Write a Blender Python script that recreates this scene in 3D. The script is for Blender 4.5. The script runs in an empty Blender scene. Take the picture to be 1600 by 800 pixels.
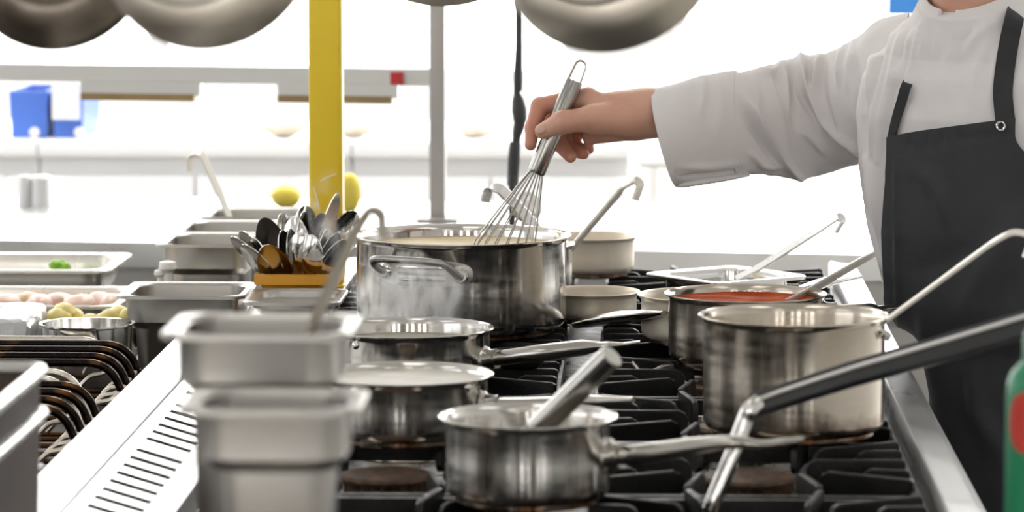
import bpy, bmesh, math, random
import numpy as np
from mathutils import Vector, Matrix
from mathutils.bvhtree import BVHTree

SC = bpy.context.scene
COL = SC.collection
random.seed(5)
rng = np.random.default_rng(5)
PI = math.pi

# ------------------------------------------------------------------ camera
FPX = 5800.0                      # focal length in pixels of the 1600 px wide frame
CAMZ = 1.487
YAW, PITCH = math.radians(2.042), math.radians(5.955)
cam_d = bpy.data.cameras.new('camera')
cam = bpy.data.objects.new('camera', cam_d)
COL.objects.link(cam)
SC.camera = cam
cam_d.sensor_width = 36.0
cam_d.lens = FPX / 1600.0 * 36.0
cam_d.clip_start, cam_d.clip_end = 0.05, 60
cam.location = (0, 0, CAMZ)
cam.rotation_euler = (PI / 2 - PITCH, 0, YAW)
cam_d.dof.use_dof = True
cam_d.dof.focus_distance = 4.2
APERTURE = 0.0155
cam_d.dof.aperture_fstop = cam_d.lens / 1000.0 / APERTURE
CR = cam.rotation_euler.to_matrix()


def P(px, py, y):
    """World point at depth y (metres in front of the lens) seen at a pixel of the photograph."""
    d = CR @ Vector(((px - 800) / FPX, -(py - 400) / FPX, -1))
    return Vector((0, 0, CAMZ)) + d * (y / d.y)


def proj(p):
    q = CR.transposed() @ (Vector(p) - Vector((0, 0, CAMZ)))
    return 800 + FPX * q.x / -q.z, 400 - FPX * q.y / -q.z


# ------------------------------------------------------------------ view, world, light
SC.view_settings.view_transform = 'Standard'
SC.view_settings.look = 'None'
SC.view_settings.gamma = 1.0
SC.view_settings.use_curve_mapping = False
SC.view_settings.exposure = 0.0
SC.cycles.max_bounces = 8
SC.cycles.diffuse_bounces = 4
SC.cycles.glossy_bounces = 5
SC.cycles.transmission_bounces = 6
SC.cycles.volume_bounces = 1
SC.cycles.transparent_max_bounces = 8
SC.cycles.sample_clamp_indirect = 6.0
SC.cycles.caustics_reflective = False
SC.cycles.caustics_refractive = False
WINDOW_BACK, WINDOW_SIDE, FRONT_FILL, CEIL_FILL, CEIL_FILL_BACK = 7.0, 2.4, 8.0, 2.2, 14.0

world = bpy.data.worlds.new('overcast_sky')
SC.world = world
world.use_nodes = True
world.node_tree.nodes['Background'].inputs[0].default_value = (0.95, 0.97, 1.0, 1)
world.node_tree.nodes['Background'].inputs[1].default_value = 1.5


# ------------------------------------------------------------------ materials
def newmat(name):
    m = bpy.data.materials.new(name)
    m.use_nodes = True
    nt = m.node_tree
    return m, nt, nt.nodes['Principled BSDF']


ANISO_ROT = 0.25


def mat(name, col, rough=0.5, metal=0.0, var=0.0, scale=30.0, bump=0.0, bscale=80.0, spec=None, col2=None,
        stretch=None, sss=0.0, trans=0.0, rvar=0.0, lo=0.35, hi=0.65, aniso=0.0, coat=0.0):
    m, nt, b = newmat(name)
    N, L = nt.nodes, nt.links
    b.inputs['Base Color'].default_value = (*col, 1)
    b.inputs['Roughness'].default_value = rough
    b.inputs['Metallic'].default_value = metal
    if spec is not None:
        b.inputs['Specular IOR Level'].default_value = spec
    if coat:
        b.inputs['Coat Weight'].default_value = coat
        b.inputs['Coat Roughness'].default_value = 0.1
    if trans:
        b.inputs['Transmission Weight'].default_value = trans
    if sss:
        b.inputs['Subsurface Weight'].default_value = sss
        b.inputs['Subsurface Radius'].default_value = (0.012, 0.005, 0.003)
        b.inputs['Subsurface Scale'].default_value = 1.0
    tc = N.new('ShaderNodeTexCoord')
    mp = N.new('ShaderNodeMapping')
    L.new(tc.outputs['Object'], mp.inputs['Vector'])
    if stretch:
        mp.inputs['Scale'].default_value = stretch
    if var or col2 or rvar:
        nz = N.new('ShaderNodeTexNoise')
        nz.inputs['Scale'].default_value = scale
        nz.inputs['Detail'].default_value = 5
        L.new(mp.outputs[0], nz.inputs['Vector'])
        rp = N.new('ShaderNodeValToRGB')
        rp.color_ramp.elements[0].position = lo
        rp.color_ramp.elements[1].position = hi
        c2 = col2 or tuple(max(0.0, c * (1 - var)) for c in col)
        rp.color_ramp.elements[0].color = (*col, 1)
        rp.color_ramp.elements[1].color = (*c2, 1)
        L.new(nz.outputs['Fac'], rp.inputs[0])
        if var or col2:
            L.new(rp.outputs[0], b.inputs['Base Color'])
        if rvar:
            mr = N.new('ShaderNodeMapRange')
            mr.inputs['From Min'].default_value, mr.inputs['From Max'].default_value = 0.3, 0.7
            mr.inputs['To Min'].default_value = max(0.03, rough - rvar)
            mr.inputs['To Max'].default_value = min(1, rough + rvar)
            L.new(nz.outputs['Fac'], mr.inputs['Value'])
            L.new(mr.outputs[0], b.inputs['Roughness'])
    if bump:
        n2 = N.new('ShaderNodeTexNoise')
        n2.inputs['Scale'].default_value = bscale
        n2.inputs['Detail'].default_value = 4
        L.new(mp.outputs[0], n2.inputs['Vector'])
        bp = N.new('ShaderNodeBump')
        bp.inputs['Strength'].default_value = bump
        bp.inputs['Distance'].default_value = 0.002
        L.new(n2.outputs['Fac'], bp.inputs['Height'])
        L.new(bp.outputs[0], b.inputs['Normal'])
    if aniso:
        b.inputs['Anisotropic'].default_value = aniso
        tg = N.new('ShaderNodeTangent')
        tg.direction_type = 'RADIAL'
        tg.axis = 'Z'
        L.new(tg.outputs[0], b.inputs['Tangent'])
        b.inputs['Anisotropic Rotation'].default_value = ANISO_ROT
    return m


def emis(name, col, strength):
    m = bpy.data.materials.new(name)
    m.use_nodes = True
    nt = m.node_tree
    nt.nodes.clear()
    e = nt.nodes.new('ShaderNodeEmission')
    e.inputs[0].default_value = (*col, 1)
    e.inputs[1].default_value = strength
    o = nt.nodes.new('ShaderNodeOutputMaterial')
    nt.links.new(e.outputs[0], o.inputs['Surface'])
    return m


def pot_steel(name, stain=0.0, rough=0.17, aniso=0.88, tint=(0.66, 0.635, 0.60), stain_h=0.03):
    """Satin steel, turned round the pot, with burnt-on brown stains low on the wall."""
    m = mat(name, tint, rough, 1.0, rvar=0.05, scale=25, stretch=(1, 1, 6), aniso=aniso)
    nt = m.node_tree
    N, L = nt.nodes, nt.links
    b = nt.nodes['Principled BSDF']
    tc = N.new('ShaderNodeTexCoord')
    nz = N.new('ShaderNodeTexNoise')
    nz.inputs['Scale'].default_value = 28
    nz.inputs['Detail'].default_value = 6
    L.new(tc.outputs['Object'], nz.inputs['Vector'])
    sx = N.new('ShaderNodeSeparateXYZ')
    L.new(tc.outputs['Object'], sx.inputs[0])
    mr = N.new('ShaderNodeMapRange')
    mr.inputs['From Min'].default_value, mr.inputs['From Max'].default_value = 0.0, stain_h
    mr.inputs['To Min'].default_value, mr.inputs['To Max'].default_value = 0.42 * (stain > 0), -0.25
    L.new(sx.outputs['Z'], mr.inputs['Value'])
    ad = N.new('ShaderNodeMath')
    L.new(nz.outputs['Fac'], ad.inputs[0])
    L.new(mr.outputs[0], ad.inputs[1])
    rp = N.new('ShaderNodeValToRGB')
    rp.color_ramp.elements[0].position, rp.color_ramp.elements[1].position = 0.55, 0.95
    rp.color_ramp.elements[0].color = (*tint, 1)
    rp.color_ramp.elements[1].color = (0.16, 0.075, 0.035, 1)
    L.new(ad.outputs[0], rp.inputs[0])
    if stain > 0:
        L.new(rp.outputs[0], b.inputs['Base Color'])
    return m


M = {}
M['pot'] = pot_steel('satin_pot_steel', 1.0)
M['pot_clean'] = pot_steel('clean_pot_steel', 0.0, 0.14)
M['pot_warm'] = pot_steel('worn_pot_steel', 1.0, 0.2, 0.85, (0.59, 0.535, 0.46), 0.05)
M['pale_ladle'] = mat('pale_ladle_steel', (0.80, 0.765, 0.69), 0.34, 0.45, rvar=0.05, scale=20)
M['whisk_handle'] = mat('satin_whisk_steel', (0.38, 0.37, 0.345), 0.22, 1.0)
M['pale_tray'] = mat('pale_tray_steel', (0.80, 0.77, 0.71), 0.3, 0.6, rvar=0.06, scale=18)
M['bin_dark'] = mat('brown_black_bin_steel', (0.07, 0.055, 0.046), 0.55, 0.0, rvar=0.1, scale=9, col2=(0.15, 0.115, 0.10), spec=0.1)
M['dull_steel'] = mat('dull_ladle_steel', (0.34, 0.31, 0.26), 0.42, 1.0, rvar=0.06, scale=20)
M['wire'] = mat('whisk_wire_steel', (0.34, 0.33, 0.31), 0.3, 1.0, rvar=0.05, scale=20)
M['beige_reflect_pot'] = pot_steel('beige_reflection_pot_steel', 0.0, 0.42, 0.5, (0.80, 0.72, 0.60))  # steel whose beige reflection is put into the base colour
M['beige_reflect_pot'].node_tree.nodes['Principled BSDF'].inputs['Metallic'].default_value = 0.45
M['rail'] = mat('rail_steel', (0.62, 0.615, 0.60), 0.36, 0.9, rvar=0.06, scale=8)
M['steel'] = mat('kitchen_steel', (0.62, 0.605, 0.58), 0.3, 1.0, rvar=0.08, scale=18)
M['gn'] = mat('container_steel', (0.45, 0.432, 0.405), 0.35, 1.0, rvar=0.06, scale=22)
M['polished'] = mat('polished_steel', (0.72, 0.71, 0.69), 0.12, 1.0, rvar=0.03, scale=12)
M['handle'] = mat('handle_steel', (0.44, 0.425, 0.395), 0.2, 1.0, rvar=0.06, scale=30)
M['warm_steel'] = mat('warm_steel', (0.62, 0.57, 0.49), 0.28, 1.0, rvar=0.06, scale=30)
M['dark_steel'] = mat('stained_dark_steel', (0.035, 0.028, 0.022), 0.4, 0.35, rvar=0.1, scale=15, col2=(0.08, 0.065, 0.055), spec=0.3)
M['scorched'] = mat('scorched_rod_steel', (0.15, 0.068, 0.022), 0.25, 1.0, scale=16, col2=(0.014, 0.011, 0.010), rvar=0.08, lo=0.36, hi=0.5)
M['bright_rod'] = mat('bright_rod_steel', (0.65, 0.6, 0.52), 0.25, 1.0, rvar=0.08, scale=30)
M['iron'] = mat('cast_iron', (0.007, 0.0065, 0.006), 0.40, 0.0, rvar=0.12, scale=60, bump=0.3, bscale=260, spec=0.35)
M['deck'] = mat('greasy_black_deck', (0.008, 0.0075, 0.007), 0.35, 0.2, scale=34, col2=(0.07, 0.065, 0.06), lo=0.5, hi=0.78, rvar=0.15, bump=0.4, bscale=120)
M['burner'] = mat('rusty_burner_iron', (0.12, 0.065, 0.035), 0.6, 0.4, scale=70, col2=(0.035, 0.025, 0.02), bump=0.5, bscale=200)
M['foil'] = mat('crumpled_foil', (0.8, 0.79, 0.77), 0.28, 1.0, bump=0.6, bscale=120)
M['slot'] = mat('slot_shade_black', (0.012, 0.012, 0.012), 0.7)
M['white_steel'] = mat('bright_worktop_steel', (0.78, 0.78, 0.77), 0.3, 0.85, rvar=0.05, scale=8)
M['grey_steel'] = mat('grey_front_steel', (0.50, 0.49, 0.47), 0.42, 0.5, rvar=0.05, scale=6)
M['pale_steel'] = mat('pale_cabinet_steel', (0.88, 0.88, 0.885), 0.4, 0.2, rvar=0.05, scale=6)
M['wall'] = mat('white_wall_paint', (0.86, 0.86, 0.85), 0.6, var=0.04, scale=3)
M['ceil'] = mat('ceiling_panels', (0.82, 0.82, 0.81), 0.8, var=0.04, scale=2)
M['front_wall'] = mat('beige_wall_paint', (0.30, 0.26, 0.215), 0.5, var=0.2, scale=2.5)
M['dark_wall'] = mat('brown_wall_tiles', (0.20, 0.165, 0.135), 0.4, var=0.25, scale=2.5)
M['dark_door'] = mat('dark_door_paint', (0.045, 0.04, 0.037), 0.4, var=0.2, scale=4)
M['frame'] = mat('window_frame_paint', (0.75, 0.75, 0.74), 0.45, var=0.03, scale=5)
M['yellow'] = mat('yellow_post_paint', (0.95, 0.69, 0.035), 0.4, scale=14, col2=(0.88, 0.60, 0.025), stretch=(1, 1, 0.25), bump=0.12, bscale=60)
M['blue'] = mat('blue_plastic', (0.08, 0.19, 0.66), 0.4, var=0.1, scale=8)
M['blue_board'] = mat('blue_board_paint', (0.03, 0.18, 0.50), 0.5, var=0.1, scale=4)
M['paper'] = mat('white_paper', (0.92, 0.92, 0.92), 0.8, var=0.03, scale=20)
M['red'] = mat('red_switch_plastic', (0.65, 0.02, 0.03), 0.35, var=0.1, scale=50)
M['post'] = mat('grey_gantry_steel', (0.48, 0.46, 0.44), 0.4, 0.4, rvar=0.05, scale=10)
M['gantry'] = mat('gantry_beam_steel', (0.66, 0.65, 0.62), 0.4, 0.35, rvar=0.05, scale=10)
M['lampbrown'] = mat('brown_lamp_element', (0.36, 0.25, 0.11), 0.45, 0.3, var=0.2, scale=15)
M['cable'] = mat('dark_grey_rubber', (0.05, 0.05, 0.055), 0.5, var=0.2, scale=30)
M['orange'] = mat('orange_plastic', (0.90, 0.42, 0.03), 0.32, var=0.08, scale=12)
M['cloth'] = mat('white_jacket_cotton', (0.74, 0.715, 0.71), 0.85, var=0.03, scale=14, bump=0.12, bscale=500)
M['apron'] = mat('charcoal_apron_cotton', (0.034, 0.036, 0.041), 0.8, var=0.18, scale=18, bump=0.25, bscale=600)
M['strap'] = mat('charcoal_strap_webbing', (0.028, 0.028, 0.031), 0.8, var=0.2, scale=60, bump=0.3, bscale=700)
M['trouser'] = mat('black_trouser_cotton', (0.02, 0.02, 0.022), 0.85, var=0.2, scale=20)
M['shoe'] = mat('black_shoe_leather', (0.015, 0.015, 0.015), 0.4, var=0.2, scale=20)
M['skin'] = mat('skin', (0.66, 0.40, 0.29), 0.5, scale=26, col2=(0.60, 0.31, 0.22), sss=0.12, bump=0.22, bscale=330, lo=0.3, hi=0.75)
M['finger'] = mat('reddish_finger_skin', (0.62, 0.30, 0.21), 0.5, scale=30, col2=(0.55, 0.22, 0.15), sss=0.14, bump=0.22, bscale=330, lo=0.3, hi=0.75)
M['nail'] = mat('nail', (0.68, 0.40, 0.31), 0.28, var=0.05, scale=30, sss=0.1)
M['hair'] = mat('dark_hair', (0.03, 0.02, 0.015), 0.5, var=0.3, scale=60)
M['eye'] = mat('eye_white', (0.8, 0.78, 0.75), 0.2, var=0.02, scale=20)
M['tomato'] = mat('tomato_sauce_surface', (0.52, 0.085, 0.010), 0.6, scale=38, col2=(0.34, 0.035, 0.005), bump=0.6, bscale=70, spec=0.03)
M['cream'] = mat('cream_soup_surface', (0.68, 0.58, 0.38), 0.55, scale=20, col2=(0.56, 0.46, 0.28), bump=0.4, bscale=60, spec=0.12)
M['broth'] = mat('pale_broth_surface', (0.44, 0.41, 0.35), 0.4, scale=20, col2=(0.34, 0.31, 0.25), bump=0.3, bscale=60, spec=0.2)
M['brown_sauce'] = mat('brown_sauce_surface', (0.20, 0.09, 0.03), 0.2, scale=20, col2=(0.13, 0.05, 0.02), bump=0.3, bscale=60)
M['potato'] = mat('boiled_potato', (0.95, 0.83, 0.36), 0.5, scale=40, col2=(0.92, 0.74, 0.24), sss=0.1, bump=0.4, bscale=120)
M['meat'] = mat('pale_pink_meat', (0.72, 0.44, 0.36), 0.4, scale=22, col2=(0.78, 0.58, 0.46), sss=0.1, bump=0.4, bscale=90)
M['meat_brown'] = mat('browned_meat', (0.50, 0.27, 0.10), 0.45, scale=22, col2=(0.62, 0.42, 0.25), bump=0.4, bscale=90)
M['herb'] = mat('green_herb', (0.20, 0.46, 0.03), 0.5, scale=60, col2=(0.36, 0.60, 0.08), bump=0.4, bscale=150)
M['film'] = mat('cling_film_white', (0.86, 0.87, 0.88), 0.16, bump=0.9, bscale=45, spec=0.8, trans=0.12)
M['lemon'] = mat('yellow_fruit_skin', (0.92, 0.74, 0.10), 0.45, var=0.1, scale=20)
M['bread'] = mat('beige_bread_crust', (0.84, 0.72, 0.58), 0.7, var=0.2, scale=20)
M['white_pot'] = mat('white_enamel', (0.80, 0.79, 0.77), 0.4, var=0.03, scale=8)
M['green'] = mat('green_plastic', (0.02, 0.24, 0.11), 0.35, var=0.1, scale=15)
M['red_label'] = mat('red_label_paint', (0.55, 0.045, 0.03), 0.4, var=0.1, scale=30)
M['black_handle'] = mat('black_handle_plastic', (0.02, 0.021, 0.024), 0.28, var=0.2, scale=30)
M['floor'] = mat('grey_floor_tiles', (0.50, 0.47, 0.43), 0.35, var=0.2, scale=3)
M['pan_dark'] = mat('blackened_pan_steel', (0.88, 0.82, 0.72), 0.42, 1.0, scale=9, col2=(0.66, 0.60, 0.51), rvar=0.08)
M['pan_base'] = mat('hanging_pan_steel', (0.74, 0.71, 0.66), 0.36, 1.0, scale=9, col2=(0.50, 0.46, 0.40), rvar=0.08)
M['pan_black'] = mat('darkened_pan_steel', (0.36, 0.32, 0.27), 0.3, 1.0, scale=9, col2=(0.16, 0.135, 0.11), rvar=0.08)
M['lamp'] = emis('ceiling_fill_glow', (1.0, 0.97, 0.93), CEIL_FILL)
M['fill_lamp_back'] = emis('bright_ceiling_fill_glow', (1.0, 0.98, 0.95), CEIL_FILL_BACK)
M['day_back'] = emis('daylight_through_back_windows', (1.0, 0.995, 0.985), WINDOW_BACK)
M['day_side'] = emis('daylight_through_side_windows', (0.98, 0.99, 1.0), WINDOW_SIDE)
M['front_fill'] = emis('added_front_window_fill', (1.0, 0.985, 0.96), FRONT_FILL)


# ------------------------------------------------------------------ mesh builder
def catmull(pts, n=8, closed=False):
    pts = [Vector(p) for p in pts]
    out, k = [], len(pts)
    rngk = range(k if closed else k - 1)
    for i in rngk:
        p0 = pts[(i - 1) % k] if closed or i > 0 else pts[0] * 2 - pts[1]
        p1, p2 = pts[i], pts[(i + 1) % k]
        p3 = pts[(i + 2) % k] if closed or i + 2 < k else pts[-1] * 2 - pts[-2]
        for j in range(n):
            t = j / n
            out.append(0.5 * ((2 * p1) + (p2 - p0) * t + (2 * p0 - 5 * p1 + 4 * p2 - p3) * t * t + (3 * p1 - p0 - 3 * p2 + p3) * t ** 3))
    if not closed:
        out.append(pts[-1])
    return out


def fillet(pts, rad, n=6):
    """Polyline with its inner corners rounded."""
    pts = [Vector(p) for p in pts]
    out = [pts[0]]
    for i in range(1, len(pts) - 1):
        a, b, c = pts[i - 1], pts[i], pts[i + 1]
        u, v = (a - b), (c - b)
        r = min(rad, u.length * 0.45, v.length * 0.45)
        p0, p2 = b + u.normalized() * r, b + v.normalized() * r
        for j in range(n + 1):
            t = j / n
            out.append(p0 * (1 - t) ** 2 + b * 2 * t * (1 - t) + p2 * t * t)
    out.append(pts[-1])
    return out


class MB:
    def __init__(s):
        s.v, s.f, s.mi = [], [], []

    def add(s, vs, fs, mi=0):
        b = len(s.v)
        s.v.extend(tuple(x) for x in vs)
        s.f.extend(tuple(b + i for i in f) for f in fs)
        s.mi.extend([mi] * len(fs))
        return s

    def box(s, lo, hi, bev=0.0):
        lo, hi = Vector(lo), Vector(hi)
        bm = bmesh.new()
        bmesh.ops.create_cube(bm, size=1)
        for v in bm.verts:
            v.co = Vector(((lo[i] + hi[i]) / 2 + v.co[i] * (hi[i] - lo[i]) for i in range(3)))
        if bev:
            bmesh.ops.bevel(bm, geom=bm.edges[:], offset=bev, segments=3, profile=0.5, affect='EDGES')
        bm.verts.index_update()
        s.add([v.co[:] for v in bm.verts], [[v.index for v in f.verts] for f in bm.faces])
        bm.free()
        return s

    def rings(s, rings, cap0=True, cap1=True, closed=False):
        n = len(rings[0])
        vs = [p for r in rings for p in r]
        fs = []
        k = len(rings)
        for i in range(k if closed else k - 1):
            a, b = i * n, ((i + 1) % k) * n
            for j in range(n):
                fs.append((a + j, a + (j + 1) % n, b + (j + 1) % n, b + j))
        if not closed:
            if cap0:
                fs.append(tuple(range(n - 1, -1, -1)))
            if cap1:
                fs.append(tuple((k - 1) * n + j for j in range(n)))
        return s.add(vs, fs)

    def lathe(s, prof, c, seg=64, axis=None, a0=0.0):
        """prof: list of (radius, height) from the axis out and back to it."""
        c = Vector(c)
        ax = Vector(axis).normalized() if axis else Vector((0, 0, 1))
        u = ax.orthogonal().normalized() if axis else Vector((1, 0, 0))
        w = ax.cross(u)
        rings = []
        for r, h in prof:
            r = max(r, 1e-5)
            rings.append([c + ax * h + u * (r * math.cos(a0 + 2 * PI * j / seg)) + w * (r * math.sin(a0 + 2 * PI * j / seg)) for j in range(seg)])
        return s.rings(rings)

    def tube(s, path, r, seg=10, closed=False, flat=None, up=None):
        """r: radius or list; flat: (scale along side, scale along up)."""
        path = [Vector(p) for p in path]
        k = len(path)
        rings = []
        upv = Vector(up) if up else None
        prev = None
        for i in range(k):
            if closed:
                t = path[(i + 1) % k] - path[i - 1]
            else:
                t = path[min(i + 1, k - 1)] - path[max(i - 1, 0)]
            t.normalize()
            if upv is not None:
                sd = t.cross(upv)
                if sd.length < 1e-4:
                    sd = t.orthogonal()
                sd.normalize()
            elif prev is None:
                sd = t.orthogonal().normalized()
            else:
                sd = (prev - t * prev.dot(t)).normalized()
            prev = sd
            nn = sd.cross(t)
            rr = r[i] if isinstance(r, (list, tuple)) else r
            ra, rb = (rr * flat[0], rr * flat[1]) if flat else (rr, rr)
            if isinstance(rr, tuple):
                ra, rb = rr
            rings.append([path[i] + sd * (ra * math.cos(2 * PI * j / seg)) + nn * (rb * math.sin(2 * PI * j / seg)) for j in range(seg)])
        return s.rings(rings, closed=closed)

    def ribbon(s, path, side, w, t, bev=0.25):
        """Flat strip of width w (number or list) along 'side' and thickness t, with rounded edges."""
        path = [Vector(p) for p in path]
        side = Vector(side).normalized()
        k = len(path)
        rings = []
        for i in range(k):
            tg = (path[min(i + 1, k - 1)] - path[max(i - 1, 0)]).normalized()
            sd = (side - tg * side.dot(tg))
            sd.normalize()
            nn = sd.cross(tg)
            ww = (w[i] if isinstance(w, (list, tuple)) else w) / 2
            tt = (t[i] if isinstance(t, (list, tuple)) else t) / 2
            c = min(tt * 0.7, ww * 0.5)
            q = [(-ww, -tt + c), (-ww + c, -tt), (ww - c, -tt), (ww, -tt + c), (ww, tt - c), (ww - c, tt), (-ww + c, tt), (-ww, tt - c)]
            rings.append([path[i] + sd * a + nn * b for a, b in q])
        return s.rings(rings)

    def build(s, name, m, parent=None, smooth=35, origin=None):
        me = bpy.data.meshes.new(name)
        o = bpy.data.objects.new(name, me)
        if origin is None:
            origin = ORG.get(parent.name, Vector()) if parent is not None else Vector()
        org = Vector(origin)
        vs = [(x - org.x, y - org.y, z - org.z) for x, y, z in s.v]
        me.from_pydata(vs, [], s.f)
        for x in (m if isinstance(m, (list, tuple)) else [m]):
            me.materials.append(x)
        bm = bmesh.new()
        bm.from_mesh(me)
        bmesh.ops.recalc_face_normals(bm, faces=bm.faces[:])
        ang = math.radians(smooth)
        for f in bm.faces:
            f.smooth = True
        for e in bm.edges:
            if len(e.link_faces) == 2 and e.calc_face_angle(0) > ang:
                e.smooth = False
        bm.to_mesh(me)
        bm.free()
        if any(s.mi):
            me.polygons.foreach_set('material_index', s.mi)
        COL.objects.link(o)
        if parent is not None:
            o.parent = parent
        else:
            o.location = org
        ORG[o.name] = org
        return o


ORG = {}


def tag(o, label, cat=None, group=None, kind=None):
    if label:
        o['label'] = label
    if cat:
        o['category'] = cat
    if group:
        o['group'] = group
    if kind:
        o['kind'] = kind
    return o


def thing(name, label, cat, loc, group=None):
    o = bpy.data.objects.new(name, None)
    o.empty_display_size = 0.05
    o.location = loc
    COL.objects.link(o)
    ORG[o.name] = Vector(loc)
    return tag(o, label, cat, group)


def struct(name, mb, m, parent=None):
    o = mb.build(name, m, parent)
    if parent is None:
        o['kind'] = 'structure'
    return o


def noise3(p, seed=0):
    """Cheap smooth pseudo noise on an (N,3) array."""
    p = np.asarray(p)
    out = np.zeros(len(p))
    r = np.random.default_rng(seed)
    for k in range(7):
        d = r.normal(size=3) * (1 + 0.5 * k)
        out += np.sin(p @ d + r.uniform(0, 6.28)) / (1 + 0.35 * k)
    return out / 3.0


def lump(c, rad, seed, amp=0.16, sub=3, freq=1.6):
    bm = bmesh.new()
    bmesh.ops.create_icosphere(bm, subdivisions=sub, radius=1)
    bm.verts.index_update()
    v = np.array([x.co[:] for x in bm.verts])
    v *= (1 + amp * noise3(v * freq, seed))[:, None]
    v = v * np.array(rad) + np.array(c)
    mb = MB()
    mb.add(v.tolist(), [[x.index for x in f.verts] for f in bm.faces])
    bm.free()
    return mb


# ------------------------------------------------------------------ signed distance modelling for the figure
def surface_net(fn, lo, hi, h):
    lo, hi = np.array(lo, float), np.array(hi, float)
    n = np.maximum(np.ceil((hi - lo) / h).astype(int) + 1, 3)
    ax = [lo[i] + h * np.arange(n[i]) for i in range(3)]
    val = np.empty(n, np.float32)
    Y, Z = np.meshgrid(ax[1], ax[2], indexing='ij')
    blk = max(1, int(400000 / (n[1] * n[2])))
    for i in range(0, n[0], blk):
        xs = ax[0][i:i + blk]
        p = np.empty((len(xs), n[1], n[2], 3))
        p[..., 0] = xs[:, None, None]
        p[..., 1] = Y
        p[..., 2] = Z
        val[i:i + blk] = fn(p.reshape(-1, 3)).reshape(len(xs), n[1], n[2])
    ins = val < 0
    cs = np.zeros(n - 1, np.int8)
    for a in (0, 1):
        for b in (0, 1):
            for c in (0, 1):
                cs += ins[a:n[0] - 1 + a, b:n[1] - 1 + b, c:n[2] - 1 + c]
    cells = np.argwhere((cs > 0) & (cs < 8))
    idx = -np.ones(n - 1, np.int64)
    idx[tuple(cells.T)] = np.arange(len(cells))
    acc = np.zeros((len(cells), 3))
    cnt = np.zeros(len(cells))
    corner = [(a, b, c) for a in (0, 1) for b in (0, 1) for c in (0, 1)]
    for p0 in corner:
        for d in range(3):
            if p0[d] == 1:
                continue
            p1 = list(p0)
            p1[d] = 1
            v0 = val[tuple((cells + p0).T)]
            v1 = val[tuple((cells + p1).T)]
            m = (v0 < 0) != (v1 < 0)
            t = v0[m] / (v0[m] - v1[m])
            q = cells[m].astype(float) + p0
            q[:, d] += t
            acc[m] += q
            cnt[m] += 1
    verts = lo + h * acc / cnt[:, None]
    faces = []
    for d in range(3):
        u, w = (d + 1) % 3, (d + 2) % 3
        sl0 = [slice(None)] * 3
        sl1 = [slice(None)] * 3
        sl0[d], sl1[d] = slice(0, n[d] - 1), slice(1, n[d])
        e = np.argwhere(ins[tuple(sl0)] != ins[tuple(sl1)])
        e = e[(e[:, u] > 0) & (e[:, w] > 0) & (e[:, u] < n[u] - 1) & (e[:, w] < n[w] - 1)]
        du, dw = np.zeros(3, int), np.zeros(3, int)
        du[u] = 1
        dw[w] = 1
        q = np.stack([idx[tuple((e - du - dw).T)], idx[tuple((e - dw).T)], idx[tuple(e.T)], idx[tuple((e - du).T)]], 1)
        fl = ins[tuple(sl0)][tuple(e.T)]
        q[~fl] = q[~fl][:, ::-1]
        faces.append(q)
    return verts, np.concatenate(faces)


def smin(a, b, k):
    h = np.clip(0.5 + 0.5 * (b - a) / k, 0, 1)
    return b * (1 - h) + a * h - k * h * (1 - h)


def cone(p, a, b, ra, rb, flat=None):
    a, b = np.array(a, float), np.array(b, float)
    ab = b - a
    t = np.clip(((p - a) @ ab) / max(ab @ ab, 1e-12), 0, 1)
    q = p - a - t[:, None] * ab
    if flat is not None:               # (unit direction, factor): squeeze along a direction
        dv, k = np.array(flat[0]), flat[1]
        c = q @ dv
        q = q + (c * (1 / k - 1))[:, None] * dv
    return np.sqrt((q * q).sum(1)) - (ra + t * (rb - ra))


def ell(p, c, r, R=None):
    q = p - np.array(c)
    if R is not None:
        q = q @ R
    r = np.array(r)
    k0 = np.sqrt(((q / r) ** 2).sum(1))
    return (k0 - 1) * r.min()


# ================================================================== THE ROOM
RX0, RX1, RY0, RY1, RZ = -3.6, 3.0, -2.6, 9.2, 2.9
SZ = 0.8607          # what stands on it rests here
GZ = 0.95            # top of the cast iron grates
DZ = 0.905           # stove deck
SZB = 0.86           # low steel counter beside the stove
struct('floor', MB().box((RX0, RY0, -0.1), (RX1, RY1, 0)), M['floor'])
struct('ceiling', MB().box((RX0, RY0, RZ), (RX1, RY1, RZ + 0.1)), M['ceil'])


def wall_with_holes(name, axis, at, thick, u0, u1, holes, m):
    """A wall of boxes round its rectangular openings; holes: (u0, u1, z0, z1), left to right."""
    mb = MB()

    def bx(a, b, z0, z1):
        if b - a < 1e-4 or z1 - z0 < 1e-4:
            return
        if axis == 'x':
            mb.box((a, at, z0), (b, at + thick, z1))
        else:
            mb.box((at, a, z0), (at + thick, b, z1))
    cur = u0
    for a, b, z0, z1 in holes:
        bx(cur, a, 0, RZ)
        bx(a, b, 0, z0)
        bx(a, b, z1, RZ)
        cur = b
    bx(cur, u1, 0, RZ)
    return struct(name, mb, m)


def window(n, axis, at, u0, u1, z0, z1, mullions, m, out=1):
    fr = MB()
    t = 0.05

    def bx(a, b, c, d):
        if axis == 'x':
            fr.box((a, at, c), (b, at + 0.06, d))
        else:
            fr.box((at, a, c), (at + 0.06, b, d))
    bx(u0, u1, z0, z0 + t)
    bx(u0, u1, z1 - t, z1)
    for k in range(mullions + 1):
        u = u0 + (u1 - u0 - t) * k / mullions
        bx(u, u + t, z0 + t, z1 - t)
    o = struct('window_%d' % n, fr, M['frame'])
    p = MB()
    d = 0.03
    if axis == 'x':
        p.box((u0 + t / 2, at + d - 0.004, z0 + t / 2), (u1 - t / 2, at + d + 0.004, z1 - t / 2))
    else:
        p.box((at + d - 0.004, u0 + t / 2, z0 + t / 2), (at + d + 0.004, u1 - t / 2, z1 - t / 2))
    pane = p.build('pane', m, o)
    return o


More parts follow.
